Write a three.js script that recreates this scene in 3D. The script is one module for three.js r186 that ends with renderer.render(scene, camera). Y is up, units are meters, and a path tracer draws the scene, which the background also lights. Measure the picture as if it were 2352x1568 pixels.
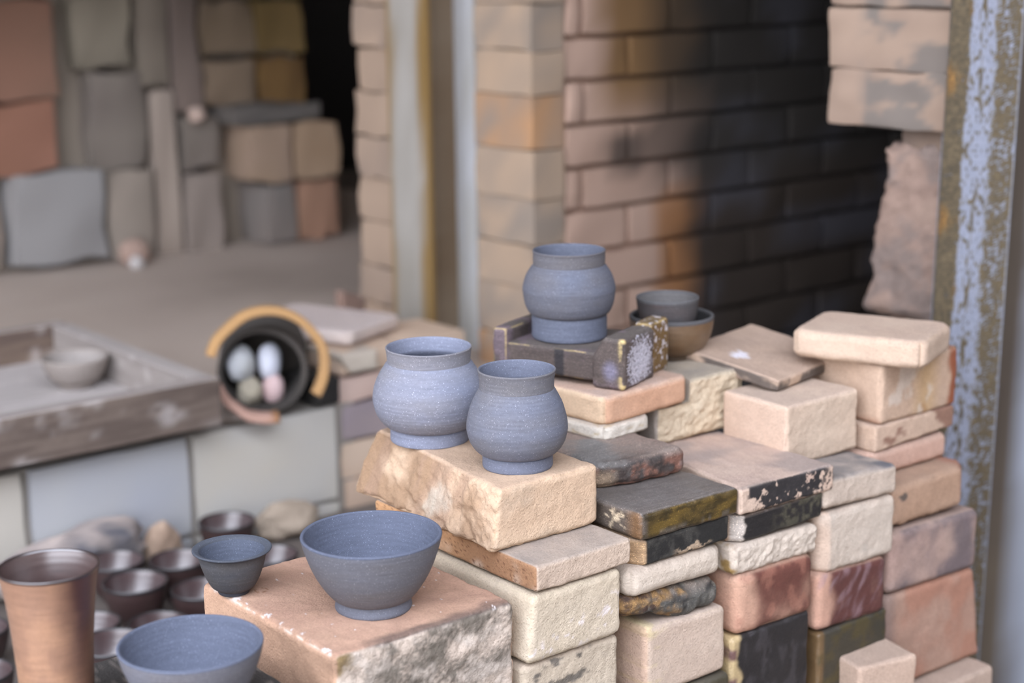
import * as THREE from 'three';
import { mergeGeometries } from 'three/addons/utils/BufferGeometryUtils.js';

// ---------------------------------------------------------------- camera, sky, exposure
const renderer = new THREE.WebGLRenderer({ antialias: true });
renderer.toneMapping = THREE.LinearToneMapping;
renderer.toneMappingExposure = 1.96;
renderer.shadowMap.enabled = true;
const scene = new THREE.Scene();
const camera = new THREE.PerspectiveCamera(22.73, 2352 / 1568, 0.05, 60);
camera.position.set(0, 0.92, 0);
camera.rotation.order = 'YXZ';
camera.rotation.set(-13.2 * Math.PI / 180, 0, -0.012);
camera.focus = 1.4;
camera.userData.fStop = 3.8;
scene.add(camera);
const SKY = 3.4;                                       // strength of the overcast sky
{
  const w = 64, h = 32, px = new Float32Array(w * h * 4);
  for (let j = 0; j < h; j++) for (let i = 0; i < w; i++) {
    const e = (j + 0.5) / h * 2 - 1, k = (j * w + i) * 4;   // -1 nadir .. 1 zenith
    const t = Math.max(0, Math.min(1, e * 1.6));
    const g = e < 0 ? 0.45 : 0.8 + 0.35 * t;
    px[k] = SKY * g * (0.95 - 0.05 * t); px[k + 1] = SKY * g * (0.97 - 0.01 * t); px[k + 2] = SKY * g * (1.06 + 0.08 * t); px[k + 3] = 1;
  }
  const sky = new THREE.DataTexture(px, w, h, THREE.RGBAFormat, THREE.FloatType);
  sky.mapping = THREE.EquirectangularReflectionMapping; sky.magFilter = THREE.LinearFilter; sky.needsUpdate = true;
  scene.background = sky; scene.environment = sky;
}

// ---------------------------------------------------------------- helpers: frame, noise, names
// The brick stack sets the axes of the place: s runs along its face, d goes into it, y up; all in millimetres, the floor at y = 330.
const HEAD = 51 * Math.PI / 180, FLOOR = 330;
const ORIGIN = new THREE.Vector3(0.017, 0, -1.274);
const ALONG = new THREE.Vector3(Math.sin(HEAD), 0, -Math.cos(HEAD)), INTO = new THREE.Vector3(-Math.cos(HEAD), 0, -Math.sin(HEAD));
const TURN = Math.PI / 2 - HEAD, RAD = Math.PI / 180;
const place = (s, y, d) => ORIGIN.clone().addScaledVector(ALONG, s / 1000).addScaledVector(INTO, d / 1000).setY((y - FLOOR) / 1000);
function random(seed) { let a = seed >>> 0; return () => { a = (a + 0x6D2B79F5) | 0; let t = Math.imul(a ^ (a >>> 15), 1 | a); t = (t + Math.imul(t ^ (t >>> 7), 61 | t)) ^ t; return ((t ^ (t >>> 14)) >>> 0) / 4294967296; }; }
const PERM = new Uint8Array(512), VAL = new Float32Array(256);
{ const r = random(7); for (let i = 0; i < 256; i++) { PERM[i] = i; VAL[i] = r() * 2 - 1; } for (let i = 255; i > 0; i--) { const j = (r() * (i + 1)) | 0; [PERM[i], PERM[j]] = [PERM[j], PERM[i]]; } for (let i = 0; i < 256; i++) PERM[256 + i] = PERM[i]; }
function noise(x, y, z) {
  const xf = Math.floor(x), yf = Math.floor(y), zf = Math.floor(z);
  let u = x - xf, v = y - yf, w = z - zf; u *= u * (3 - 2 * u); v *= v * (3 - 2 * v); w *= w * (3 - 2 * w);
  const X = xf & 255, Y = yf & 255, Z = zf & 255, X1 = (X + 1) & 255, Y1 = (Y + 1) & 255, Z1 = (Z + 1) & 255;
  const a = PERM[X] , b = PERM[X1];
  const aa = PERM[a + Y], ab = PERM[a + Y1], ba = PERM[b + Y], bb = PERM[b + Y1];
  const L = (p, q, t) => p + (q - p) * t;
  return L(L(L(VAL[PERM[aa + Z]], VAL[PERM[ba + Z]], u), L(VAL[PERM[ab + Z]], VAL[PERM[bb + Z]], u), v), L(L(VAL[PERM[aa + Z1]], VAL[PERM[ba + Z1]], u), L(VAL[PERM[ab + Z1]], VAL[PERM[bb + Z1]], u), v), w);
}
function fbm(x, y, z, o = 4) { let s = 0, a = 0.55, f = 1; for (let i = 0; i < o; i++) { s += a * noise(x * f + i * 17.3, y * f + i * 9.1, z * f - i * 5.7); a *= 0.5; f *= 2.03; } return s; }
const smooth = (a, b, x) => { const t = Math.max(0, Math.min(1, (x - a) / (b - a))); return t * t * (3 - 2 * t); };
const lin = hex => { const c = new THREE.Color(hex); return [c.r, c.g, c.b]; };
const mixInto = (o, c, t) => { o[0] += (c[0] - o[0]) * t; o[1] += (c[1] - o[1]) * t; o[2] += (c[2] - o[2]) * t; };
const used = {};
function numbered(n) { const k = used[n] = (used[n] ?? -1) + 1; return k ? `${n}_${String(k).padStart(3, '0')}` : n; }
function tag(o, label, category, group, kind) { o.userData.label = label; if (category) o.userData.category = category; if (group) o.userData.group = group; if (kind) o.userData.kind = kind; return o; }
function mesh(name, geo, mat, parent) { const m = new THREE.Mesh(geo, mat); m.castShadow = m.receiveShadow = true; m.name = parent === scene ? numbered(name) : name; if (parent !== scene) { const n = parent.children.filter(c => c.name === name || c.name.startsWith(name + '_')).length; if (n) m.name = `${name}_${String(n).padStart(3, '0')}`; } parent.add(m); return m; }
function thing(name, position, turn = 0) { const g = new THREE.Group(); g.name = numbered(name); g.position.copy(position); g.rotation.y = turn; scene.add(g); return g; }
function structure(name, position, turn = 0) { const g = thing(name, position, turn); g.userData.kind = 'structure'; return g; }

// ---------------------------------------------------------------- textures shared by many things
function dataTexture(w, h, srgb, fn) {
  const a = new Uint8Array(w * h * 4), o = [0, 0, 0];
  for (let j = 0; j < h; j++) for (let i = 0; i < w; i++) { fn(i, j, o); const k = (j * w + i) * 4; a[k] = o[0]; a[k + 1] = o[1]; a[k + 2] = o[2]; a[k + 3] = 255; }
  const t = new THREE.DataTexture(a, w, h); t.wrapS = t.wrapT = THREE.RepeatWrapping; t.magFilter = THREE.LinearFilter; t.minFilter = THREE.LinearMipmapLinearFilter; t.generateMipmaps = true;
  if (srgb) t.colorSpace = THREE.SRGBColorSpace; t.needsUpdate = true; return t;
}
const wrapNoise = (u, v, f, z, o = 4) => {             // noise that repeats over the unit square
  const a = u * Math.PI * 2, b = v * Math.PI * 2, r = f / (Math.PI * 2);
  return fbm(Math.cos(a) * r + 40 + z, Math.sin(a) * r + Math.cos(b) * r * 0.731 + 80, Math.sin(b) * r + 20 - z, o);
};
// fired clay grain: tile of 120 mm
const GRAIN = 120;
const grainHeight = new Float32Array(1024 * 1024);
{
  for (let j = 0; j < 1024; j++) for (let i = 0; i < 1024; i++) {
    // blend of four shifted copies keeps the tile seamless
    const x = i / 1024, y = j / 1024, f = 84;
    const n = (a, b) => fbm(a * f, b * f, 3.3, 5);
    grainHeight[j * 1024 + i] = n(x, y) * (1 - x) * (1 - y) + n(x - 1, y) * x * (1 - y) + n(x, y - 1) * (1 - x) * y + n(x - 1, y - 1) * x * y;
  }
  const r = random(11);
  for (let k = 0; k < 2600; k++) {                     // pits and small grog lumps
    const cx = r() * 1024, cy = r() * 1024, R = 1.5 + r() * r() * 7, s = r() < 0.72 ? -1 : 0.7, e = 0.6 + r() * 0.8;
    for (let y = -R | 0; y <= R; y++) for (let x = -R | 0; x <= R; x++) { const q = (x * x * e + y * y / e) / (R * R); if (q < 1) grainHeight[((cy + y + 1024) & 1023) * 1024 + ((cx + x + 1024) & 1023)] += s * 0.5 * (1 - q); }
  }
}
const grainMap = dataTexture(1024, 1024, true, (i, j, o) => { const h = grainHeight[j * 1024 + i]; const v = 241 + Math.max(-60, Math.min(14, h * 30)); o[0] = v; o[1] = v - 1; o[2] = v - 2; });
const grainBump = dataTexture(1024, 1024, false, (i, j, o) => { const v = Math.max(0, Math.min(255, 128 + grainHeight[j * 1024 + i] * 90)); o[0] = o[1] = o[2] = v; });
const clay = (rough = 0.95, bump = 0.0009) => new THREE.MeshStandardMaterial({ vertexColors: true, map: grainMap, bumpMap: grainBump, bumpScale: bump, roughness: rough });
const M = { clay: clay(), smoothClay: clay(0.93, 0.0006), glazed: clay(0.42, 0.0006), roughClay: clay(0.97, 0.0022) };

// thrown pots and slagged glazes
const SPECK = 128;
function potTexture(seed, base, speck, n, streak) {     // thrown clay: fine turning streaks and pale grog specks, tile of 128 mm
  const w = 1024, f = new Float32Array(w * w), r = random(seed), s = new Float32Array(w * w);
  for (let j = 0; j < w; j++) for (let i = 0; i < w; i++) {
    const x = i / w, y = j / w, q = (a, b) => fbm(a * 7, b * 75, seed, 4) + 0.6 * fbm(a * 60, b * 60, seed + 4, 3);
    f[j * w + i] = q(x, y) * (1 - x) * (1 - y) + q(x - 1, y) * x * (1 - y) + q(x, y - 1) * (1 - x) * y + q(x - 1, y - 1) * x * y;
  }
  for (let k = 0; k < n; k++) { const cx = r() * w, cy = r() * w, R = 1.05 + Math.pow(r(), 5) * 3, a = 0.3 + 0.7 * r(); for (let y = -Math.ceil(R); y <= R; y++) for (let x = -Math.ceil(R); x <= R; x++) { const q = Math.hypot(x, y) / R; if (q < 1) { const m = ((cy + y + w) & 1023) * w + ((cx + x + w) & 1023); s[m] = Math.max(s[m], a * Math.min(1, (1 - q) * 2)); } } }
  for (let k = 0; k < n * 0.12; k++) { const cx = r() * w, cy = r() * w; const m = (cy | 0) * w + (cx | 0); s[m] = -0.6; s[(m + 1) % (w * w)] = -0.6; s[(m + w) % (w * w)] = -0.5; }
  const map = dataTexture(w, w, true, (i, j, o) => { const m = j * w + i, v = 1 + f[m] * streak; for (let c = 0; c < 3; c++) { let p = base[c] * v; p = s[m] > 0 ? p + (speck[c] - p) * s[m] : p * (1 + s[m]); o[c] = Math.max(0, Math.min(255, p)); } });
  const bump = dataTexture(w, w, false, (i, j, o) => { const m = j * w + i; o[0] = o[1] = o[2] = Math.max(0, Math.min(255, 128 + f[m] * 80 + s[m] * 40)); });
  return { map, bump };
}
const GREY = potTexture(3, [158, 160, 167], [250, 250, 255], 7000, 0.1), BROWN = potTexture(5, [196, 192, 192], [250, 240, 225], 1100, 0.12);
const potMat = (t, rough, bump = 0.00022) => new THREE.MeshStandardMaterial({ vertexColors: true, map: t.map, bumpMap: t.bump, bumpScale: bump, roughness: rough });
const SLAG = potTexture(9, [150, 150, 150], [255, 252, 245], 15000, 0.16);
M.slag = new THREE.MeshStandardMaterial({ vertexColors: true, map: SLAG.map, bumpMap: SLAG.bump, bumpScale: 0.0008, roughness: 0.5 });
M.slagDull = new THREE.MeshStandardMaterial({ vertexColors: true, map: SLAG.map, bumpMap: grainBump, bumpScale: 0.001, roughness: 0.85 });
const P = { grey: potMat(GREY, 0.82), brown: potMat(BROWN, 0.8), gloss: new THREE.MeshPhysicalMaterial({ vertexColors: true, map: BROWN.map, roughness: 0.33, ior: 2.1 }), semi: new THREE.MeshPhysicalMaterial({ vertexColors: true, map: BROWN.map, roughness: 0.42, ior: 1.7 }) };

// ---------------------------------------------------------------- bricks
function lines(L, r, res, grow) {                      // grid positions along an edge: close at both roundings
  const g = [0, r * 0.3, r * 0.65, r]; let x = r, step = res;
  const end = L - r; const mid = [];
  while (x + step * 1.3 < end) { x += step; mid.push(x); step = Math.min(step * (1 + grow), 12); }
  return [...g, ...mid, end, L - r * 0.65, L - r * 0.3, L];
}
// A worn brick: rounded box of a x h x c mm with its front lower left corner at the origin, going right, up and back (negative z).
function blockGeometry({ size: [a, h, c], r = 4, res = 2, rest = 0.05, wear = 1, split = {}, round = 0, seed = 1, paint, warp, centred = false }) {
  r = Math.min(r, a * 0.45, h * 0.45, c * 0.45);
  const X = lines(a, r, res, 0), Y = lines(h, r, res, 0), Z = lines(c, r, res, rest);
  const pos = [], nor = [], uv = [], col = [], idx = [], key = new Map(), o = [0, 0, 0], dir = [0, 0, 0];
  const so = seed * 13.7;
  const faces = [['z', 0], ['z', 1], ['x', 0], ['x', 1], ['y', 0], ['y', 1]];
  const at = (x, y, z) => {                            // z here: 0 front .. c back
    const ix = Math.max(r, Math.min(a - r, x)), iy = Math.max(r, Math.min(h - r, y)), iz = Math.max(r, Math.min(c - r, z));
    let dx = x - ix, dy = y - iy, dz = z - iz; let l = Math.hypot(dx, dy, dz);
    if (l < 1e-6) l = 1; dx /= l; dy /= l; dz /= l; dir[0] = dx; dir[1] = dy; dir[2] = -dz;
    let px = ix + dx * r, py = iy + dy * r, pz = -(iz + dz * r);
    const edge = 1 - Math.max(Math.abs(dx), Math.abs(dy), Math.abs(dz));    // 0 on faces, up to 0.42 at corners
    let q = fbm(px * 0.055 + so, py * 0.055, pz * 0.055, 3) * 0.9 * wear + fbm(px * 0.3, py * 0.3 + so, pz * 0.3, 2) * 0.14 * wear;
    q -= edge * 7 * wear * Math.max(0, fbm(px * 0.09 - so, py * 0.09, pz * 0.09 + 5, 3) + 0.08);
    const sp = (split.front ?? 0) * Math.max(0, -dz) + (split.left ?? 0) * Math.max(0, -dx) + (split.top ?? 0) * Math.max(0, dy) + (split.bottom ?? 0) * Math.max(0, -dy) + (split.right ?? 0) * Math.max(0, dx);
    if (sp) { const rid = 1 - Math.abs(fbm(px * 0.03 + so, py * 0.04 - so, pz * 0.03, 6)) * 2.4; q += sp * (rid * 0.55 + fbm(px * 0.2, py * 0.2 + so, pz * 0.2, 4) * 0.45 - 0.45); }
    px += dx * q; py += dy * q; pz -= dz * q;
    if (round) {
      for (const [kx, kz] of [[0, 0], [1, 0], [0, 1], [1, 1]]) {
        const ex = kx ? a - px : px, ez = kz ? c + pz : -pz;
        if (ex < round && ez < round) { const vx = round - ex, vz = round - ez, m = Math.max(vx, vz), ll = Math.hypot(vx, vz) || 1; const nx = round - vx * m / ll, nz = round - vz * m / ll; px = kx ? a - nx : nx; pz = kz ? -(c - nz) : -nz; break; }
      }
    }
    o[0] = px; o[1] = py; o[2] = pz; if (warp) warp(o, a, h, c);
    return o;
  };
  const rgb = [0, 0, 0];
  for (const [ax, side] of faces) {
    const [U, V] = ax === 'z' ? [X, Y] : ax === 'x' ? [Z, Y] : [X, Z], base = pos.length / 3;
    for (let j = 0; j < V.length; j++) for (let i = 0; i < U.length; i++) {
      const p = ax === 'z' ? [U[i], V[j], side * c] : ax === 'x' ? [side * a, V[j], U[i]] : [U[i], side * h, V[j]];
      const q = at(...p); pos.push(q[0] / 1000, q[1] / 1000, q[2] / 1000);
      rgb[0] = rgb[1] = rgb[2] = 1; paint(q[0], q[1], q[2], dir, rgb, a, h, c); col.push(...rgb);
      if (ax === 'z') uv.push((q[0] + so * 31) / GRAIN, (q[1] + so * 17) / GRAIN); else if (ax === 'x') uv.push((q[2] + so * 23) / GRAIN, (q[1] + so * 29) / GRAIN); else uv.push((q[0] + so * 37) / GRAIN, (q[2] + so * 41) / GRAIN);
    }
    const flip = (ax === 'z' && side === 1) || (ax === 'x' && side === 1) || (ax === 'y' && side === 0);
    // with z = -depth: front face (x right, y up) is counter-clockwise seen from +z
    const n = U.length, good = ax === 'z' ? side === 0 : ax === 'x' ? side === 1 : side === 1;
    for (let j = 0; j < V.length - 1; j++) for (let i = 0; i < n - 1; i++) { const A = base + j * n + i, B = A + 1, C = A + n, D = C + 1; if (good) idx.push(A, B, D, A, D, C); else idx.push(A, D, B, A, C, D); }
  }
  const g = new THREE.BufferGeometry(), P = new Float32Array(pos), N = new Float32Array(P.length);
  for (let k = 0; k < idx.length; k += 3) {
    const [i, j, l] = [idx[k] * 3, idx[k + 1] * 3, idx[k + 2] * 3];
    const ux = P[j] - P[i], uy = P[j + 1] - P[i + 1], uz = P[j + 2] - P[i + 2], vx = P[l] - P[i], vy = P[l + 1] - P[i + 1], vz = P[l + 2] - P[i + 2];
    const nx = uy * vz - uz * vy, ny = uz * vx - ux * vz, nz = ux * vy - uy * vx;
    for (const m of [i, j, l]) { N[m] += nx; N[m + 1] += ny; N[m + 2] += nz; }
  }
  for (let i = 0; i < P.length; i += 3) { const k = `${Math.round(P[i] * 2e5)},${Math.round(P[i + 1] * 2e5)},${Math.round(P[i + 2] * 2e5)}`; const e = key.get(k); if (e) e.push(i); else key.set(k, [i]); }
  for (const e of key.values()) if (e.length > 1) { let x = 0, y = 0, z = 0; for (const i of e) { x += N[i]; y += N[i + 1]; z += N[i + 2]; } for (const i of e) { N[i] = x; N[i + 1] = y; N[i + 2] = z; } }
  for (let i = 0; i < N.length; i += 3) { const l = Math.hypot(N[i], N[i + 1], N[i + 2]) || 1; N[i] /= l; N[i + 1] /= l; N[i + 2] /= l; }
  g.setAttribute('position', new THREE.BufferAttribute(P, 3)); g.setAttribute('normal', new THREE.BufferAttribute(N, 3));
  g.setAttribute('uv', new THREE.Float32BufferAttribute(uv, 2)); g.setAttribute('color', new THREE.Float32BufferAttribute(col, 3)); g.setIndex(idx);
  if (centred) g.translate(-a / 2000, 0, c / 2000);
  return g;
}
// Painters: the fired colour of a brick with its own stains; masks are places on the brick itself.
function firebrick(c1, c2, { dust = '#b9a596', dusty = 0.55, rim = null, seed = 0, gain = 1, stains = [] } = {}) {
  const A = lin(c1), B = lin(c2), D = lin(dust).map(v => v * 0.86), R = rim && lin(rim), S = stains.map(s => ({ ...s, k: lin(s.c) }));
  return (x, y, z, n, o, a, h, c) => {
    const t = 0.5 + 0.7 * fbm(x * 0.022 + seed * 3.1, y * 0.03, z * 0.022, 4), g = 1 + 0.08 * fbm(x * 0.2, y * 0.2 + seed, z * 0.2, 3) + 0.04 * noise(x * 0.9, y * 0.9, z * 0.9);
    o[0] = A[0]; o[1] = A[1]; o[2] = A[2]; mixInto(o, B, Math.max(0, Math.min(1, t)));
    if (R) mixInto(o, R, smooth(0.12, 0.4, 1 - Math.max(Math.abs(n[0]), Math.abs(n[1]), Math.abs(n[2]))) * 0.6);
    mixInto(o, D, dusty * Math.max(0, n[1]) * (0.75 + 0.35 * fbm(x * 0.05 + 9, seed, z * 0.05, 3)));
    for (const s of S) { const m = s.m(x, y, z, n, a, h, c); if (m > 0) mixInto(o, s.k, Math.min(1, m)); }
    for (let i = 0; i < 3; i++) o[i] *= g * 0.8 * gain;
  };
}
const patch = (f, lo, hi, k = 0, o = 5) => (x, y, z) => smooth(lo, hi, fbm(x * f + k * 7.7, y * f - k * 3.1, z * f + k, o));
const onFront = n => smooth(0.4, 0.8, n[2]), onLeft = n => smooth(0.4, 0.8, -n[0]), onTop = n => smooth(0.4, 0.8, n[1]), onRight = n => smooth(0.4, 0.8, n[0]);
function brick(label, s, y, d, spec, { yaw = 0, lift = [0, 0], material = M.clay, name = 'firebrick', category = 'brick', group } = {}) {
  const m = mesh(name, blockGeometry(spec), material, scene);
  m.position.copy(place(s, y, d)); m.rotation.order = 'YXZ'; m.rotation.set(lift[0] * RAD, TURN + yaw * RAD, lift[1] * RAD);
  return tag(m, label, category, group);
}
const TAN = ['#d9bb9c', '#e3c9ab'], CREAM = ['#d6c6b2', '#e0d2c0'], PINK = ['#d0ab95', '#dcbca6'];
// column with the two pots, nearest column at the left end of the stack
brick('large pale tan firebrick with stained left side, carrying two blue-grey jars', -2, 767, 44, { size: [109, 53, 214], r: 5, res: 1.5, rest: 0.012, seed: 1, split: { left: 5, front: 0.6, bottom: 1.5 },
  warp: (p, a, h, c) => { const k = 1 - p[0] / a; p[0] += k * (-p[2] * 0.13 - (1 - p[1] / h) * (8 + -p[2] * 0.1)); },
  paint: firebrick('#d6b596', '#dec2a4', { seed: 1, dust: '#d2b39a', rim: '#e6c39a', stains: [
    { c: '#9a7a5c', m: (x, y, z, n) => onLeft(n) * smooth(-0.25, 0.35, fbm(y * 0.03, z * 0.025, 3, 4) + (-z - 70) * 0.0035) * 0.8 },
    { c: '#e9e2cf', m: (x, y, z, n) => onLeft(n) * smooth(0.0, 0.4, fbm(y * 0.04 + 4, z * 0.04, 8, 4) + 0.25 - Math.hypot(y - 22, z + 75) / 55) },
    { c: '#a98b74', m: (x, y, z, n) => onLeft(n) * smooth(0.1, 0.5, fbm(z * 0.07, y * 0.012, 1, 4) + 0.1) * smooth(-12, -22, z) * 0.6 },
    { c: '#c9b39a', m: (x, y, z, n) => onFront(n) * smooth(0.0, 0.6, fbm(x * 0.04, y * 0.05, 5, 4)) * 0.6 }] }) });
brick('thin firebrick with orange speckled left side under the jar-bearing tan brick', 0, 744, 0, { size: [104, 22.5, 226], r: 3, res: 1.3, rest: 0.008, seed: 2, split: { front: 0.9 },
  paint: firebrick('#cdb7a2', '#d9c3ad', { seed: 2, dust: '#a39a92', dusty: 0.9, stains: [
    { c: '#a9805e', m: (x, y, z, n) => onLeft(n) * smooth(-0.5, 0.1, fbm(y * 0.05, z * 0.04, 2, 3)) }, { c: '#d9a878', m: (x, y, z, n) => onLeft(n) * smooth(-60, -150, z) * 0.8 },
    { c: '#6a4430', m: (x, y, z, n) => onLeft(n) * smooth(0.38, 0.55, fbm(y * 0.55, z * 0.55, 7, 3)) * 0.8 }] }) });
brick('cream firebrick with big plain end below the orange-sided thin brick', -10, 684, 0, { size: [104, 58, 200], r: 6, res: 1.6, seed: 3, split: { front: 0.7 }, warp: (p, a, h) => { p[0] += (p[1] / h) * 7 * (1 - p[0] / a); },
  paint: firebrick('#d4c3a8', '#dccdb6', { seed: 3, rim: '#e6d8b6', dust: '#bcae9c', stains: [{ c: '#f0e4dc', m: (x, y, z, n) => onFront(n) * smooth(0.3, 0.45, fbm(x * 0.25, y * 0.25, 4, 3)) * smooth(18, 8, Math.abs(y - 14 - (x - 50) * 0.3)) }] }) });
brick('cream firebrick with dark scuffs at the bottom of the left column', -11, 628, 4, { size: [105, 54, 190], r: 5, res: 1.8, seed: 4, split: { front: 1.6 },
  paint: firebrick('#cfbfa8', '#d8cab4', { seed: 4, stains: [{ c: '#55524e', m: (x, y, z, n) => onFront(n) * smooth(0.28, 0.5, fbm(x * 0.08 + 3, y * 0.1, 2, 5) + 0.25 - Math.hypot(x - 45, (y - 38) * 1.6) / 90) * 0.8 }] }) });
// second column
brick('thin broken red-black brick under the white chip', 131, 784, 61, { size: [98, 23, 150], r: 7, res: 1.3, seed: 5, wear: 1.6, split: { front: 2.4, bottom: 1.5 }, warp: (p, a, h) => { if (p[0] < 30) p[1] -= 0; p[2] -= Math.max(0, 30 - p[0]) * 0.35; },
  paint: firebrick('#6e4f42', '#8c6252', { seed: 5, gain: 2.7, dust: '#a3958a', dusty: 0.95, stains: [
    { c: '#3a3633', m: (x, y, z, n) => onFront(n) * smooth(-0.1, 0.35, fbm(x * 0.09, y * 0.12, 2, 6) + 0.2 - x * 0.003) * 0.9 }, { c: '#4a4644', m: (x, y, z, n) => onTop(n) * smooth(-34, -4, z + 14 * fbm(x * 0.08, 2, z * 0.08, 4)) * smooth(75, 15, x) * 0.85 },
    { c: '#66625f', m: (x, y, z, n) => onFront(n) * smooth(0.2, 0.5, fbm(x * 0.14 + 4, y * 0.17, 6, 5)) * 0.5 },
    { c: '#a08a72', m: (x, y, z, n) => smooth(24, 8, x + fbm(y * 0.1, z * 0.1, 2, 4) * 10) * smooth(20, 10, y) * (1 - onTop(n)) * 0.9 }, { c: '#84807c', m: (x, y, z, n) => onTop(n) * smooth(0, 0.5, fbm(x * 0.03, 2, z * 0.03, 4) + 0.25 - x * 0.006) }] }) }, { material: M.slagDull });
brick('olive-gold glazed thin brick with a dusty grey top', 115, 760, 0, { size: [118, 24.5, 225], r: 4, res: 0.9, seed: 6, wear: 1.2, warp: (p, a, h) => { p[1] -= p[0] / a * 2; },
  paint: firebrick('#564d45', '#6d6258', { seed: 6, gain: 3, dust: '#7b7571', dusty: 0.92, stains: [
    { c: '#4d3d17', m: (x, y, z, n) => onFront(n) * 0.95 * smooth(3, 10, x) }, { c: '#715a26', m: (x, y, z, n) => onFront(n) * smooth(-0.2, 0.5, fbm(x * 0.06, y * 0.1, 3, 5)) * smooth(6, 16, x) * 0.7 },
    { c: '#33290f', m: (x, y, z, n) => onFront(n) * smooth(0.05, 0.45, fbm(x * 0.1, y * 0.2, 9, 5)) * 0.8 }, { c: '#6b6358', m: (x, y, z, n) => onFront(n) * smooth(8, 3, y) * smooth(0, 0.3, fbm(x * 0.1, 2, 3, 4)) * 0.7 },
    { c: '#7c5a38', m: (x, y, z, n) => onLeft(n) * smooth(-24, -6, z) * 0.75 }, { c: '#c9b79c', m: (x, y, z, n) => onLeft(n) * smooth(0.15, 0.4, fbm(z * 0.16, y * 0.16, 3, 4) + 0.25 - Math.hypot(z + 30, y - 15) / 24) }] }) }, { material: M.slag });
brick('thin soot-black brick with cream left end under the olive-gold brick', 113, 736, 3, { size: [111, 22.5, 170], r: 2.5, res: 0.9, seed: 7, warp: (p) => { p[2] -= Math.max(0, 11 - p[0]) * 1.6; },
  paint: firebrick('#c9aa86', '#bd9a72', { seed: 7, gain: 2.6, stains: [{ c: '#24221f', m: (x, y, z, n) => smooth(10, 12, x) }, { c: '#4b4842', m: (x, y, z, n) => smooth(11, 14, x) * smooth(0.0, 0.5, fbm(x * 0.1, y * 0.1, 4, 5)) * 0.8 },
    { c: '#c0a88c', m: (x, y, z, n) => smooth(0.05, 0.2, fbm(x * 0.14, y * 0.2, 3, 4) + 0.1 - y * 0.06) * smooth(40, 55, x) * smooth(95, 75, x) }, { c: '#94704c', m: (x, y, z, n) => smooth(9, 4, x) * smooth(-0.2, 0.3, fbm(y * .08, z * .1, 2, 3)) * 0.7 }] }) }, { material: M.slagDull });
brick('thin cream brick with rounded ends, third from top in the second column', 103, 710, 1, { size: [116, 26, 170], r: 9, res: 1.4, seed: 8, split: { front: 1.1 }, round: 14, warp: (p, a) => { p[1] -= p[0] / a * 3; },
  paint: firebrick('#d9c8b4', '#e0d2c0', { seed: 8 }) });
brick('ragged brown and charcoal brick with a wavy lower edge', 97, 683, 2, { size: [118, 25, 150], r: 10, res: 1.1, seed: 9, wear: 2.2, split: { front: 3.5, bottom: 2 }, warp: (p, a, h) => { const t = p[0] / a, k = 1 - p[1] / h; p[1] += 3 - t * 8 + k * (7 * smooth(0.42, 0.3, t) - 5 * smooth(0.2, 0.02, Math.abs(t - 0.6))); },
  paint: firebrick('#4a4844', '#66635c', { seed: 9, gain: 2.8, stains: [{ c: '#98764a', m: (x, y, z, n) => smooth(-0.05, 0.4, fbm(x * 0.07, y * 0.1, z * 0.07, 6) + 0.45 - x * 0.0105) }, { c: '#4f3c32', m: (x, y, z, n) => smooth(0.1, 0.45, fbm(x * 0.14, y * 0.14, z * 0.14, 5)) * smooth(70, 30, x) }, { c: '#2c2a28', m: (x, y, z, n) => smooth(0.0, 0.45, fbm(x * 0.11 + 5, y * 0.14, 1, 6)) * smooth(40, 70, x) * 0.85 }, { c: '#8b877e', m: (x, y, z, n) => smooth(0.1, 0.5, fbm(x * 0.13 + 9, y * 0.13, 4, 6)) * smooth(60, 80, x) * 0.6 }] }) }, { material: M.slagDull });
brick('beige firebrick with broad end low in the second column', 122, 614, 0, { size: [98, 67, 200], r: 6, res: 1.7, seed: 10, warp: (p, a, h) => { p[1] -= p[0] / a * 5 * (p[1] / h); },
  paint: firebrick('#d3bca8', '#dcc8b4', { seed: 10, rim: '#e0caaa', dust: '#b7a8a0', stains: [{ c: '#dcc9a0', m: (x, y, z, n) => smooth(0.1, 0.4, fbm(x * 0.09, y * 0.2, 3, 3) + smooth(10, 2, 66 - y) * 0.5 - 0.15) * smooth(30, 0, x) }, { c: '#d9b49a', m: (x, y, z, n) => onLeft(n) * 0.6 }] }) });
brick('dark mossy-green brick at the foot of the second column', 128, 556, -3, { size: [95, 57, 150], r: 5, res: 2, seed: 11, paint: firebrick('#4a4536', '#5b5540', { seed: 11, dust: '#6b6660', stains: [{ c: '#6e6432', m: patch(0.06, 0.1, 0.4, 2) }, { c: '#b39c90', m: (x, y, z, n) => smooth(0.15, 0.4, fbm(x * 0.05, y * 0.1, z * 0.05, 4) + 0.2 - x * 0.008) }] }) }, { material: M.glazed });
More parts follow.
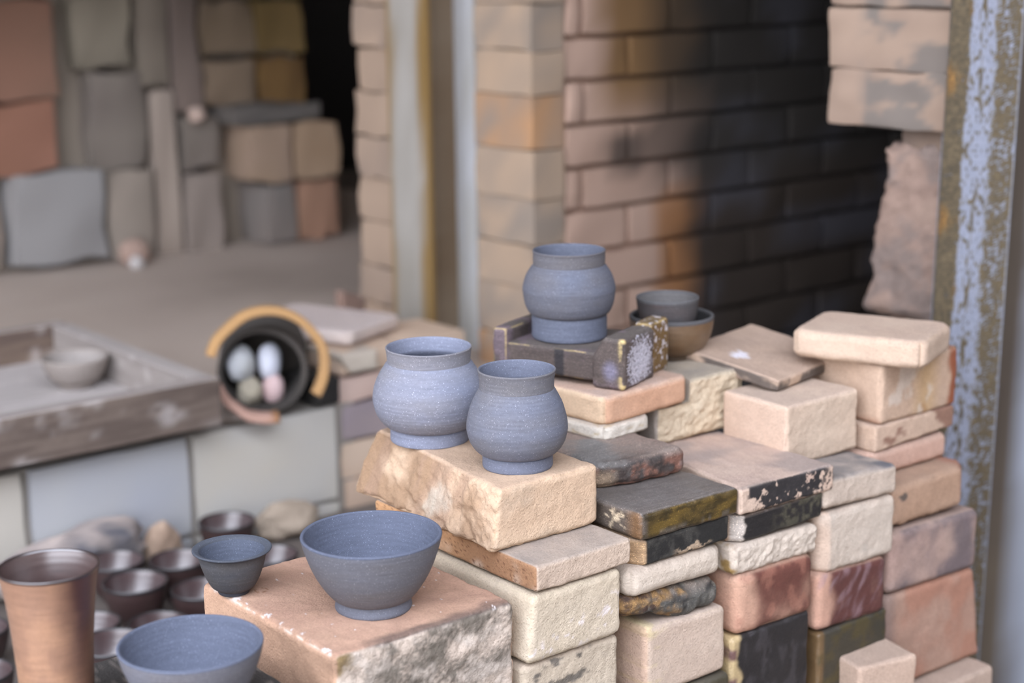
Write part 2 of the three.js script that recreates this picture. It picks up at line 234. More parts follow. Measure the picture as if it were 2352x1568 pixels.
// third column
brick('wide flat slab with a smooth top and flaking black front edge', 234, 756, 0, { size: [126, 25, 200], r: 3.5, res: 0.8, seed: 12, wear: 1.1, warp: (p, a, h) => { p[0] += -p[2] * 0.2 * (1 - p[0] / a); p[1] -= p[0] / a * 3; },
  paint: firebrick('#dcbfa9', '#e0c8b4', { seed: 12, dust: '#c6ada0', dusty: 0.8, stains: [
    { c: '#2f2b2b', m: (x, y, z, n) => onFront(n) * smooth(0.0, 0.12, 1.2 * fbm(x * 0.13, y * 0.13 + 2, 1, 6) + 0.3 * smooth(10, 26, x) + (y - 12) * 0.03 - 0.1 + (x - 60) * 0.001) * smooth(123, 112, x - fbm(x * .1, y * .1, 4, 3) * 9) * smooth(6, 14, x) },
    { c: '#d8bba8', m: (x, y, z, n) => onFront(n) * smooth(0.05, 0.2, fbm(x * 0.3, y * 0.3, 2, 4) + 0.32 - Math.hypot(x - 92, (y - 18) * 1.2) / 12) }, { c: '#3a3534', m: (x, y, z, n) => onFront(n) * smooth(0.2, 0.3, fbm(x * 0.5, y * 0.5, 6, 3)) * 0.8 * smooth(16, 24, x) },
    { c: '#8d8684', m: (x, y, z, n) => onTop(n) * smooth(0.1, 0.5, fbm(x * 0.02 + 2, 1, z * 0.03, 3) + smooth(50, 110, x) * 0.35 - 0.05) * 0.5 }, { c: '#8a8078', m: (x, y, z, n) => smooth(-6, -2, z) * onTop(n) * 0.5 * smooth(60, 20, x) }] }) }, { material: M.smoothClay });
brick('thin glossy black brick with a white broken left corner', 232, 729, 3, { size: [116, 24, 170], r: 2.5, res: 0.9, seed: 13, warp: (p) => { p[2] -= Math.max(0, 11 - p[0]) * 1.2; },
  paint: firebrick('#262425', '#2f2c2b', { seed: 13, gain: 2.6, stains: [{ c: '#ccc0b4', m: (x, y, z, n) => smooth(14, 11, x + fbm(y * 0.2, z * 0.2, 2, 3) * 4) }, { c: '#a57f58', m: (x, y, z, n) => smooth(4, 1, x) * 0.8 }, { c: '#5c5848', m: (x, y, z, n) => smooth(0.05, 0.5, fbm(x * 0.2, y * 0.2, 3, 5) + 0.1) * smooth(40, 70, x) * 0.8 }] }) }, { material: M.slag });
brick('thin rough split cream brick between the black and the red brick', 228, 700, 1, { size: [113, 28, 170], r: 5, res: 1.1, seed: 14, split: { front: 3.6, bottom: 1.5 }, warp: (p, a) => { p[1] -= p[0] / a * 4; },
  paint: firebrick('#d8c8b6', '#dfd1c0', { seed: 14, stains: [{ c: '#a98a54', m: (x, y, z, n) => smooth(8, 2, x) * smooth(-0.2, 0.2, fbm(y * 0.1, z * 0.1, 3, 3)) }] }) });
brick('red-stained firebrick with pink rounded left edge, left of its twin', 232, 642, -1, { size: [104, 58, 190], r: 9, res: 1.6, seed: 15, warp: (p, a, h) => { p[1] -= p[0] / a * 3; },
  paint: firebrick('#cf9f86', '#d9ae94', { seed: 15, stains: [{ c: '#6f4236', m: (x, y, z, n) => onFront(n) * smooth(-0.45, 0.75, 0.7 * fbm(x * 0.03, y * 0.035, 4, 6) + 0.75 - smooth(40, 8, x) * 1.2 - smooth(50, 0, y) * 0.5) }, { c: '#b9806a', m: (x, y, z, n) => onFront(n) * smooth(0.1, 0.4, fbm(x * 0.07, y * 0.07, 9, 4)) * 0.4 }] }) });
brick('pitch-black glazed brick with chipped cream left end', 228, 560, 1, { size: [105, 81, 170], r: 4, res: 1.3, seed: 16,
  paint: firebrick('#262425', '#322f2f', { seed: 16, dust: '#4a4645', stains: [{ c: '#cdb588', m: (x, y, z, n) => smooth(14, 8, x + fbm(y * 0.07, z * 0.1, 2, 3) * 8) }, { c: '#7d5f5a', m: (x, y, z, n) => smooth(10, 4, x) * smooth(0.0, 0.3, fbm(y * 0.06, z * 0.07, 5, 3)) }, { c: '#4c484a', m: (x, y, z, n) => smooth(0.1, 0.5, fbm(x * 0.12, y * 0.06, 3, 5)) * 0.6 * smooth(14, 20, x) }] }) }, { material: M.glazed });
// fourth column
brick('beige brick with a blue-grey stained top right of the black-edged slab', 350, 732, 2, { size: [106, 29, 170], r: 5, res: 1.5, seed: 17, split: { front: 1.2 }, warp: (p, a) => { p[1] += 3 - p[0] / a * 6; },
  paint: firebrick('#d2bfad', '#dac9b7', { seed: 17, dust: '#9c9490', dusty: 0.95, stains: [{ c: '#5c5f68', m: (x, y, z, n) => onTop(n) * smooth(0.0, 0.4, fbm(x * 0.03, 1, z * 0.03, 4) + 0.5 - Math.hypot(x - 90, z + 14) / 55) * 0.9 }, { c: '#7e7a78', m: (x, y, z, n) => onTop(n) * smooth(0, 0.4, fbm(x * 0.05, 4, z * 0.05, 3)) * 0.6 }] }) });
brick('cream firebrick with worn left edge resting on the streaked red brick', 347, 671, 0, { size: [106, 59, 180], r: 6, res: 1.7, seed: 18, split: { front: 0.9, bottom: 1 }, warp: (p, a, h) => { p[1] += 1 - p[0] / a * 3; p[2] -= Math.max(0, 10 - p[0]) * 0.7; },
  paint: firebrick('#d3c2b0', '#dccdbc', { seed: 18, stains: [{ c: '#dcbfa8', m: (x, y, z, n) => smooth(14, 8, x) * 0.7 }, { c: '#c4bcb0', m: (x, y, z, n) => onFront(n) * smooth(0, 0.5, fbm(x * 0.03, y * 0.03, 6, 3)) * 0.5 }] }) });
brick('red-stained firebrick with violet streaks, right of its twin', 343, 614, 0, { size: [100, 57, 170], r: 7, res: 1.8, seed: 19, warp: (p, a, h) => { p[1] += 2 - p[0] / a * 5; },
  paint: firebrick('#cf9f88', '#d9ae96', { seed: 19, stains: [{ c: '#643a33', m: (x, y, z, n) => onFront(n) * smooth(-0.4, 0.6, 0.7 * fbm(x * 0.035 + 2, y * 0.04, 4, 6) + 0.7 - smooth(30, 8, x) * 1.2) }, { c: '#a58a90', m: (x, y, z, n) => onFront(n) * smooth(0.05, 0.7, fbm((x - y * 0.8) * 0.12, (x + y) * 0.03, 4, 5)) * 0.55 }] }) });
brick('dark olive glazed brick with brown left edge', 347, 549, 1, { size: [101, 64, 170], r: 4, res: 1.8, seed: 20, paint: firebrick('#3e3b30', '#474338', { seed: 20, dust: '#5c5854', stains: [{ c: '#7e6444', m: (x, y, z, n) => smooth(10, 5, x) * 0.9 }, { c: '#564c2e', m: (x, y, z, n) => onFront(n) * smooth(0.1, 0.6, fbm(x * 0.08, y * 0.08, 3, 6) + smooth(10, 2, 60 - y) * 0.3) * 0.8 }] }) }, { material: M.glazed });
// fifth column, beside the right steel post
brick('tan brick with a broken reddish right end at the post foot', 457, 688, 10, { size: [132, 42, 160], r: 7, res: 2.2, seed: 21, wear: 1.4, split: { right: 5, bottom: 3.5 }, warp: (p, a, h) => { p[2] -= Math.max(0, p[0] - 112) * 0.8; },
  paint: firebrick('#b8957a', '#c2a086', { seed: 21, dust: '#a08a7a', stains: [{ c: '#a8705c', m: (x, y, z, n) => smooth(105, 125, x) * 0.8 }, { c: '#6f6258', m: (x, y, z, n) => smooth(0.3, 0.45, fbm(x * 0.07, y * 0.1, 3, 3) + 0.2 - Math.hypot(x - 22, y - 30) / 30) }] }) });
brick('tan brick with purple-grey scorch at its right end', 455, 620, 6, { size: [143, 64, 170], r: 7, res: 2.2, seed: 22, split: { top: 0.8 }, warp: (p, a, h) => { p[1] += 2 - p[0] / a * 6; },
  paint: firebrick('#b3958a', '#bda294', { seed: 22, stains: [{ c: '#6e6468', m: (x, y, z, n) => smooth(-0.3, 0.7, fbm(x * 0.035, y * 0.03, 4, 6) + smooth(50, 130, x) * 0.6 - 0.15) * smooth(0.2, .6, n[2]) * 0.85 }] }) });
brick('tall pinkish brick at the lowest right of the stack', 453, 516, 8, { size: [145, 102, 170], r: 7, res: 2.5, seed: 23, warp: (p, a, h) => { p[0] += p[0] / a * (1 - p[1] / h) * 18; p[1] += 2 - p[0] / a * 4; },
  paint: firebrick('#b58e7a', '#be9c88', { seed: 23, dust: '#b09484', stains: [{ c: '#b5775c', m: (x, y, z, n) => smooth(0, 0.4, fbm(x * 0.02, y * 0.02, 4, 3) + smooth(90, 150, x) * 0.3) * 0.5 }, { c: '#7e726e', m: (x, y, z, n) => smooth(24, 4, x) * 0.6 }] }) });
brick('pale brick corner jutting forward at the bottom edge of the stack', 372, 531, -28, { size: [70, 50, 60], r: 4, res: 2.5, seed: 24, paint: firebrick('#cdb19c', '#d5bba6', { seed: 24 }) }, { yaw: -12 });
brick('half-hidden brick under the tall pinkish brick', 446, 462, -18, { size: [158, 52, 170], r: 5, res: 3, seed: 25, paint: firebrick('#c2a996', '#cbb4a2', { seed: 25 }) });
// upper bricks, further back
brick('small white crumbly chip wedged beneath the peach brick', 182, 806.5, 120, { size: [70, 12.5, 80], r: 3, res: 1.2, seed: 26, round: 18, split: { front: 1.8, bottom: 0.8 }, paint: firebrick('#e0d6c6', '#e8e0d2', { seed: 26, stains: [{ c: '#c9b188', m: (x, y, z, n) => smooth(0.3, 0.5, fbm(x * 0.1, y * 0.3, z * .1, 3)) * 0.6 }] }) }, { yaw: 5 });
brick('peach brick with rounded corners under the slagged kiln support', 189, 819, 127, { size: [120, 27, 170], r: 5, res: 1.5, seed: 27, round: 12, paint: firebrick('#dcab8a', '#e2b798', { seed: 27, dust: '#cdbaae', dusty: 0.85, rim: '#eccaa4', stains: [{ c: '#edd2b0', m: (x, y, z, n) => onLeft(n) * 0.75 }] }) }, { yaw: 5 });
brick('square buff block with rough split face below the nested cups', 270, 781, 142, { size: [119, 58, 170], r: 4, res: 1.3, seed: 28, split: { front: 4 }, warp: (p) => { if (p[0] < 44) p[1] = Math.min(p[1], 36 + fbm(p[0] * 0.1, 1, p[2] * 0.1, 2)); }, paint: firebrick('#d9c3a4', '#e0cfb4', { seed: 28, dust: '#a89f94', dusty: 0.9, rim: '#e4d2a8', stains: [{ c: '#a49a94', m: (x, y, z, n) => onLeft(n) * 0.8 }] }) });
brick('sand-coloured block with sharp corner under the thin square slab', 355, 761, 55, { size: [104, 61, 84], r: 4, res: 1.6, seed: 29, split: { front: 0.9 }, paint: firebrick('#d8bfa8', '#dfc9b2', { seed: 29, dust: '#c9b3a6', stains: [{ c: '#e2c4ae', m: (x, y, z, n) => onLeft(n) * 0.7 }] }) });
brick('thin square slab with sooty edges lying askew, white fleck on top', 386, 822.5, 96, { size: [132, 12, 116], r: 2.5, res: 1.4, seed: 30, wear: 1.3, paint: firebrick('#cbae96', '#d3b9a2', { seed: 30, dust: '#c3aa98', dusty: 0.8, stains: [
  { c: '#4c4846', m: (x, y, z, n) => (1 - onTop(n)) * smooth(-0.1, 0.3, fbm(x * 0.06, y * 0.1, z * 0.05, 4) + 0.1) * 0.85 }, { c: '#efeaf0', m: (x, y, z, n) => onTop(n) * smooth(0.2, 0.35, fbm(x * 0.12, 1, z * 0.12, 3) + 0.5 - Math.hypot((x - 34) * 0.7, z + 66) / 15) }] }) }, { yaw: 11, lift: [8.5, 0.5] });
brick('pinkish brick second above the broken tan brick', 462, 731, 40, { size: [124, 26, 150], r: 6, res: 2.4, seed: 31, round: 10, paint: firebrick('#d4ac98', '#dbb8a4', { seed: 31 }) });
brick('thin pale brick with a brown stained right tip', 468, 757, 40, { size: [125, 27, 150], r: 3, res: 2.2, seed: 32, warp: (p, a, h) => { p[1] += (p[0] / a) * (1 - p[1] / h) * 5; }, paint: firebrick('#d2b49c', '#dabfa8', { seed: 32, stains: [{ c: '#8d6553', m: (x, y, z, n) => smooth(0, 0.3, fbm(x * 0.05, y * 0.1, 2, 4) + smooth(75, 125, x) * 0.7 - 0.35) * 0.85 }] }) });
brick('large tan block with rust-red right end beside the post', 474, 784, 40, { size: [122, 62, 92], r: 5, res: 2.2, seed: 33, paint: firebrick('#cdae94', '#d6baa2', { seed: 33, stains: [{ c: '#9a5a3c', m: (x, y, z, n) => smooth(0.05, 0.4, fbm(x * 0.03, y * 0.03, 5, 3) + smooth(80, 120, x) * 0.8 - 0.3) }, { c: '#c9a25a', m: (x, y, z, n) => onFront(n) * smooth(30, 0, Math.abs(x - 70)) * 0.45 }, { c: '#e6dcd0', m: (x, y, z, n) => onFront(n) * smooth(0.1, 0.3, fbm(x * 0.08, y * 0.04, 3, 3) + 0.2 - Math.abs(x - 45) / 60) * 0.5 }] }) });
brick('thick rounded pale slab crowning the right end of the stack', 483, 846, -3, { size: [104, 28, 136], r: 7, res: 1.8, seed: 34, round: 16, paint: firebrick('#d8bca4', '#dfc7b0', { seed: 34, dust: '#cdb4a4', rim: '#e2c3a2' }) }, { yaw: 22 });
// big block in front
brick('biggest block, weathered pale end with dark grime, two bowls on its smooth top', -186, 634, 8, { size: [170, 106, 200], r: 5, res: 1.2, rest: 0.012, seed: 35, wear: 1.4, split: { front: 2.2, right: 2 },
  paint: firebrick('#d4ac8e', '#deb99c', { seed: 35, dust: '#c79e88', dusty: 0.85, stains: [
    { c: '#d3c4b4', m: (x, y, z, n) => onFront(n) * 0.9 }, { c: '#6b6459', m: (x, y, z, n) => onFront(n) * smooth(-0.1, 0.6, 0.85 * fbm(x * 0.045, y * 0.05, 2, 8) + smooth(40, 95, y) * 0.16 + 0.35 * fbm(x * .5, y * .5, 3, 3)) * 0.9 }, { c: '#d8cbbd', m: (x, y, z, n) => onFront(n) * smooth(0.15, 0.6, fbm(x * 0.07 + 7, y * 0.07, 2, 7)) * 0.7 },
    { c: '#5d4e48', m: (x, y, z, n) => onTop(n) * smooth(-14, -3, z + fbm(x * 0.06, 2, z * 0.06, 3) * 6) * smooth(10, 50, x) * 0.8 }, { c: '#8f7646', m: (x, y, z, n) => onFront(n) * smooth(24, 6, x) * smooth(0, 0.3, fbm(x * 0.08, y * 0.06, 3, 4)) * 0.8 }, { c: '#4d4238', m: (x, y, z, n) => onLeft(n) * smooth(-26, -2, z) * smooth(0, 0.4, fbm(z * 0.06, y * 0.05, 2, 4)) * 0.6 },
    { c: '#f0e8e4', m: (x, y, z, n) => onTop(n) * smooth(0.42, 0.5, fbm(x * 0.18, 1, z * 0.18, 4) + 0.34 * smooth(-22, -3, z) * smooth(80, 160, x) * smooth(168, 160, x) - 0.28 + 0.42 * smooth(12, 3, x)) }, { c: '#e6b898', m: (x, y, z, n) => onLeft(n) * 0.45 }, { c: '#efe2d2', m: (x, y, z, n) => smooth(0.1, 0.4, fbm(z * 0.2, y * 0.2, 3, 3)) * smooth(0.1, 0.3, 1 - Math.max(Math.abs(n[0]), n[1])) * smooth(20, 0, x) },
    { c: '#9a6e50', m: (x, y, z, n) => onTop(n) * smooth(0.2, 0.35, 0.4 - Math.abs(Math.hypot(x - 28, z + 152) - 5) / 5) }] }) });
brick('dark gritty slab under the tumbler and nearest bowl', -470, 655, -150, { size: [262, 60, 322], r: 4, res: 3, rest: 0.02, seed: 36, paint: firebrick('#3c3936', '#494541', { seed: 36, dust: '#4b4744', stains: [{ c: '#8a8078', m: (x, y, z, n) => smooth(0.34, 0.45, fbm(x * 0.35, y * 0.35, z * 0.35, 2)) * 0.7 }] }) }, { name: 'kiln_shelf', category: 'slab', material: M.roughClay });

// ---------------------------------------------------------------- slagged kiln support that carries the third jar
{
  const g = thing('kiln_support', place(216, 846, 131), TURN + 20 * RAD);
  tag(g, 'dark slagged kiln support, one face crusted in white grains, under the top jar', 'kiln support');
  const umber = (seed, stains = []) => firebrick('#554b48', '#6c5f58', { seed, gain: 2.5, dust: '#746c66', dusty: 0.8, stains: [{ c: '#7a6a70', m: patch(0.05, 0.1, 0.5, seed) }, ...stains] });
  const edgeGold = { c: '#d9bf84', m: (x, y, z, n) => smooth(0.14, 0.3, 1 - Math.max(Math.abs(n[0]), Math.abs(n[1]), Math.abs(n[2]))) * smooth(0.0, 0.25, fbm(x * 0.1, y * 0.1, z * 0.1, 3) + 0.05) };
  const plate = mesh('plate', blockGeometry({ size: [100, 27, 132], r: 3, res: 1.3, rest: 0.02, seed: 41, paint: umber(41, [edgeGold, { c: '#3a3638', m: (x, y, z, n) => onLeft(n) * smooth(6, 4, Math.abs(z + 62)) }]) }), M.slagDull, g); plate.position.set(0.003, 0.006, -0.008);
  const slope = (p, a, h, c) => { const k = smooth(0.55, 1, p[1] / h); p[2] += k * smooth(-c * 0.3, -c, p[2]) * 10; };
  const grains = { c: '#d0cdd8', m: (x, y, z, n) => onFront(n) * smooth(0.02, 0.1, 1.25 * fbm(x * 0.85, y * 0.85, z * 0.3, 2) + 0.5 - Math.pow(Math.hypot((x - 33) / 27, (y - 22) / 25), 3) * 0.75) };
  mesh('lug', blockGeometry({ size: [64, 49, 34], r: 4, res: 0.5, rest: 0.12, seed: 42, wear: 1.2, warp: slope, paint: umber(42, [{ c: '#e0c68a', m: (x, y, z, n) => smooth(7, 2, x) * smooth(-8, -1, z) * smooth(-0.1, 0.2, fbm(y * 0.1, z * 0.2, 3, 3)) }, grains, { c: '#8f8aa0', m: (x, y, z, n) => onLeft(n) * smooth(0.1, 0.3, 0.35 - Math.hypot((z + 14) / 18, (y - 18) / 22) * 0.4) * 0.8 }]) }), M.slagDull, g);
  const back = mesh('lug', blockGeometry({ size: [38, 51, 30], r: 4, res: 1, seed: 43, warp: slope, paint: firebrick('#6a5230', '#84683a', { seed: 43, dust: '#9c8f78', stains: [edgeGold, { c: '#ddd8dc', m: (x, y, z, n) => smooth(0.3, 0.38, fbm(x * 0.3, y * 0.3, z * 0.3, 3) + 0.12 * smooth(25, 38, x)) }] }) }), M.glazed, g); back.position.set(0.069, -0.001, -0.006);
  const wall = mesh('end_wall', blockGeometry({ size: [104, 47, 16], r: 4, res: 1.5, seed: 44, paint: umber(44, [edgeGold]) }), M.slagDull, g); wall.position.set(0, 0, -0.126);
}

// ---------------------------------------------------------------- pots
// sections: [part name, points [radius, height] in mm, material, tint function(height 0..1, angle) or hex]
function vessel(name, label, category, [s, y, d], sections, { scale = 1, group, ribs = 0.07, seg = 112, seed = 1, oval = 0, turn = 0 } = {}) {
  const g = thing(name, place(s, y, d), turn); tag(g, label, category, group);
  const rMax = Math.max(...sections.flatMap(x => x[1].map(p => p[0]))) * scale, reps = Math.max(1, Math.round(2 * Math.PI * rMax / SPECK));
  const top = Math.max(...sections.flatMap(x => x[1].map(p => p[1])));
  let run = seed * 31;
  for (const [part, pts, mat, tint, n = pts.length * 6] of sections) {
    const curve = new THREE.CatmullRomCurve3(pts.map(p => new THREE.Vector3(p[0], p[1], 0)), false, 'centripetal');
    const sm = curve.getPoints(n), pos = [], uv = [], col = [], idx = [];
    const base = typeof tint === 'string' ? lin(tint) : null, c = [0, 0, 0];
    let len = 0;
    for (let j = 0; j <= n; j++) {
      if (j) len += sm[j].distanceTo(sm[j - 1]) * scale;
      for (let i = 0; i <= seg; i++) {
        const a = i / seg * Math.PI * 2; let r = Math.max(0, sm[j].x);
        r += r > 5 ? ribs * noise(sm[j].y * 0.9 + a * 0.159, seed * 7, part.length) + 0.35 * noise(Math.cos(a) * 0.8 + seed, Math.sin(a) * 0.8, sm[j].y * 0.02) : 0;
        r *= 1 + oval * Math.cos(2 * a);
        pos.push(r * scale * Math.sin(a) / 1000, sm[j].y * scale / 1000, r * scale * Math.cos(a) / 1000);
        uv.push(i / seg * reps, (run + len) / SPECK);
        if (base) { c[0] = base[0]; c[1] = base[1]; c[2] = base[2]; } else tint(sm[j].y / top, a, c);
        col.push(c[0], c[1], c[2]);
        if (j < n && i < seg) { const A = j * (seg + 1) + i; idx.push(A, A + 1, A + seg + 2, A, A + seg + 2, A + seg + 1); }
      }
    }
    run += len;
    const geo = new THREE.BufferGeometry(); geo.setAttribute('position', new THREE.Float32BufferAttribute(pos, 3)); geo.setAttribute('uv', new THREE.Float32BufferAttribute(uv, 2)); geo.setAttribute('color', new THREE.Float32BufferAttribute(col, 3)); geo.setIndex(idx); geo.computeVertexNormals();
    const N = geo.attributes.normal; for (let j = 0; j <= n; j++) { const A = j * (seg + 1), B = A + seg; const x = N.getX(A) + N.getX(B), yy = N.getY(A) + N.getY(B), z = N.getZ(A) + N.getZ(B), l = Math.hypot(x, yy, z) || 1; N.setXYZ(A, x / l, yy / l, z / l); N.setXYZ(B, x / l, yy / l, z / l); }
    mesh(part, geo, mat, g);
  }
  return g;
}
const blend = (a, b, f, w = 0.5) => { const A = lin(a), B = lin(b); return (h, t, o) => { o[0] = A[0]; o[1] = A[1]; o[2] = A[2]; mixInto(o, B, Math.max(0, Math.min(1, w + f(h, t)))); }; };
const under = (r0, r1) => [[0.01, 1.2], [r0, 1.2], [r0 + 1, 0.1], [r1, 0]];
function jar(name, label, at, { H, rim, neck, belly, bellyY, foot, footH, neckY, cool, warm, seed }) {
  const k = (bellyY - footH), u = neckY - bellyY;
  const body = blend(cool, warm, (h, t) => 0.5 * fbm(Math.cos(t) * 1.2 + seed, h * 4, Math.sin(t) * 1.2, 4) + 0.07 * Math.sin(h * 24 + seed) + 0.25 * smooth(0.5, 0.2, h) * smooth(0.1, 0.3, h), 0.3);
  const collar = blend(cool, warm, (h, t) => 0.3 * fbm(Math.cos(t) + seed, h * 9, Math.sin(t), 3), 0.75);
  return vessel(name, label, 'jar', at, [
    ['foot', [...under(foot - 5, foot - 0.9), [foot - 0.1, 0.9], [foot, footH * 0.5], [foot - 0.3, footH - 0.7], [foot - 0.9, footH]], P.grey, cool],
    ['body', [[foot - 0.9, footH], [foot + (belly - foot) * 0.3, footH + k * 0.1], [foot + (belly - foot) * 0.75, footH + k * 0.42], [belly - 0.5, footH + k * 0.8], [belly, bellyY], [belly - 1.2, bellyY + u * 0.28], [belly - (belly - neck) * 0.4, bellyY + u * 0.62], [belly - (belly - neck) * 0.75, bellyY + u * 0.86], [neck + 0.5, neckY - 0.5], [neck - 0.2, neckY]], P.grey, body, 60],
    ['collar', [[neck - 0.2, neckY], [neck - 0.1, neckY + 1.5], [neck + 0.1, neckY + (H - neckY) * 0.4], [rim - 0.5, H - 3], [rim, H - 0.8], [rim - 0.5, H - 0.1], [rim - 1.2, H - 0.1]], P.grey, collar, 50],
    ['interior', [[rim - 1.2, H - 0.1], [rim - 1.9, H - 0.9], [rim - 2.4, H - 3], [neck - 2.7, neckY + 4], [neck - 2.8, neckY], [belly - 7, bellyY + u * 0.6], [belly - 3.6, bellyY], [belly - 8, footH + k * 0.35], [foot - 8, footH + 1], [foot * 0.4, footH - 3], [0.01, footH - 3.4]], P.grey, cool, 40],
  ], { seed });
}
jar('pottery_jar', 'round-bellied blue-grey jar nearer the camera, right one of the pair on the tan brick', [53, 820, 87], { H: 84.5, rim: 32.8, neck: 31.3, belly: 42.8, bellyY: 34.5, foot: 29.9, footH: 11.5, neckY: 68, cool: '#9ca1b0', warm: '#a39c95', seed: 1 });
jar('pottery_jar', 'paler wider blue-grey jar, left one of the pair on the tan brick', [45, 820, 200], { H: 85, rim: 38.2, neck: 37, belly: 50.4, bellyY: 39.5, foot: 35.6, footH: 12.5, neckY: 71.5, cool: '#bdc2d2', warm: '#bbb4ae', seed: 2 });
jar('pottery_jar', 'topmost dark blue-grey jar with tall foot, standing on the slagged kiln support', [235, 880, 229], { H: 84.5, rim: 35.2, neck: 34.6, belly: 44.8, bellyY: 47, foot: 36.3, footH: 22, neckY: 70.5, cool: '#9095a3', warm: '#968e88', seed: 3 });
const bowlBody = (cool, warm, s) => blend(cool, warm, (h, t) => 0.4 * fbm(Math.cos(t) * 1.2 + s, h * 5, Math.sin(t) * 1.2, 3), 0.45);
function bowl(name, label, at, scale, cool, warm, inside, seed) {
  return vessel(name, label, 'bowl', at, [
    ['foot', [...under(26, 29.8), [30.4, 0.8], [30.6, 2.2], [30, 5.5], [29.3, 8.8]], P.grey, cool],
    ['body', [[29.3, 8.8], [32.5, 11], [35.8, 14.6], [40, 20.4], [44, 27], [47.4, 34], [50.2, 41], [53.2, 50], [54.8, 56], [55.6, 59.4]], P.grey, bowlBody(cool, warm, seed), 60],
    ['rim', [[55.6, 59.4], [55.7, 60.4], [55.1, 61.2], [54, 61.3], [53, 60.6], [52.6, 59.4]], P.grey, inside],
    ['interior', [[52.6, 59.4], [50.4, 50], [47, 40], [42.4, 30], [36, 20.5], [27, 13.5], [15, 10.6], [0.01, 10]], P.grey, inside, 50],
  ], { scale, seed });
}
bowl('pottery_bowl', 'large footed blue-grey bowl in the middle of the biggest block', [-108, 740, 72], 1, '#989aa2', '#a0978f', '#868d9e', 4);
bowl('pottery_bowl', 'blue-grey bowl nearest the camera, cut by the bottom edge, on the dark slab', [-288, 715, 37], 0.925, '#a6a7af', '#a9a098', '#8a91a2', 5);
vessel('pottery_cup', 'small dark grey cup with flared lip at the left corner of the biggest block', 'cup', [-176, 740, 172], [
  ['foot', [...under(10, 12.4), [12.8, 0.6], [13.1, 2], [13.3, 3.2]], P.grey, '#62646a'],
  ['body', [[13.3, 3.2], [17.4, 6], [21, 12], [23.4, 18], [25.6, 25], [27, 31], [28.3, 34.4]], P.grey, bowlBody('#6f7177', '#827a70', 6), 48],
  ['lip', [[28.3, 34.4], [30.6, 35.8], [31.8, 36.8], [31.8, 37.7], [31, 38.1], [28.6, 37.4], [26.8, 36.6], [26, 35.4]], P.grey, '#6f747c', 40],
  ['interior', [[26, 35.4], [24.8, 29], [22.4, 19], [17, 10], [9, 6.8], [0.01, 6.2]], P.grey, '#7d8594', 36]], { seed: 6 });
// tumbler: tan outside scorched darker on the side turned to the right, glossy plum inside
const scorch = (h, t, o) => { const A = lin('#c69a78'), B = lin('#5a3a34'), C = lin('#8a6a5c'); o[0] = A[0]; o[1] = A[1]; o[2] = A[2]; mixInto(o, C, smooth(0.1, 0.5, 0.3 + fbm(Math.cos(t) * 1.2, h * 3, Math.sin(t) * 1.2, 3)) * 0.4); mixInto(o, B, smooth(0.35, 1.0, t < 3.5 ? t + 0.35 * fbm(Math.cos(t), h * 4, Math.sin(t), 3) : 0) * (0.6 + 0.4 * smooth(0.2, 0.8, h))); mixInto(o, B, smooth(0.985, 1, h)); };
vessel('pottery_tumbler', 'tall tan tumbler flaring to a dark glossy mouth at the left edge', 'tumbler', [-358, 715, 109], [
  ['foot', [...under(20, 24), [24.8, 1], [25.4, 4], [25.6, 6]], P.semi, '#a5765a'],
  ['body', [[25.6, 6], [26.3, 20], [27.6, 45], [29.4, 70], [31.6, 90], [33.6, 102], [34.9, 108.5]], P.semi, scorch, 60],
  ['rim', [[34.9, 108.5], [35.3, 110], [34.9, 110.8], [34, 110.6], [33.3, 109.4]], P.gloss, '#3e302e'],
  ['interior', [[33.3, 109.4], [30.9, 100], [27.9, 84], [25.8, 58], [24.6, 30], [22, 12], [12, 8], [0.01, 7.6]], P.gloss, '#5e4a46', 48]], { seed: 7 });
// brown glazed bowls on the ground behind
const plum = (out, rim, ins) => [
  ['foot', [...under(14, 17), [17.6, 1], [17.8, 4], [17.5, 6]], P.semi, out],
  ['body', [[17.5, 6], [22.5, 9], [28.5, 17], [32.8, 28], [35.8, 40], [37.3, 50]], P.semi, out, 40],
  ['rim', [[37.4, 50], [37.8, 53], [37, 54.4], [35.6, 54], [34.8, 52.4]], P.semi, rim],
  ['interior', [[34.8, 52.4], [31.9, 42], [27.4, 30], [20.6, 19], [12, 12.6], [0.01, 11]], P.gloss, ins, 40]];
const clayBowl = vessel('glazed_bowl', 'dark brown glazed bowl standing apart against the grey block wall', 'bowl', [243, 450, 937], plum('#4c3836', '#343032', '#5a4444'), { seed: 8, seg: 72 });
for (const [s, d, sc, label] of [
  [62, 900, 0.98, 'brown glazed bowl behind the rim of the tan tumbler'], [124, 849, 1.0, 'brown glazed bowl just left of the small grey cup'], [43, 808, 1.05, 'brown bowl with pale grey rim in the middle of the group beside the tumbler'],
  [98, 745, 0.97, 'brown bowl half hidden below the small grey cup'], [227, 798, 0.92, 'shiny brown bowl just right of the small grey cup'], [196, 728, 0.86, 'brown bowl mostly hidden behind the rear edge of the biggest block'],
  [-50, 739, 0.94, 'brown bowl peeking out right of the tumbler wall, further back'], [-62, 658, 1.05, 'brown bowl nearest the camera among the glazed ones, right of the tumbler'], [12, 690, 0.92, 'brown bowl mostly hidden behind the nearest blue-grey bowl'], [-200, 688, 0.95, 'lower of two brown bowls cut by the left edge beside the tumbler'], [-153, 808, 0.92, 'upper of two brown bowls cut by the left edge beside the tumbler']]) {
  const c = clayBowl.clone(); c.name = numbered('glazed_bowl'); c.position.copy(place(s, 450, d)); c.scale.setScalar(sc); c.rotation.y = s; c.userData = { label, category: 'bowl', group: 'brown glazed bowls on the ground' }; scene.add(c);
}
clayBowl.userData.group = 'brown glazed bowls on the ground';
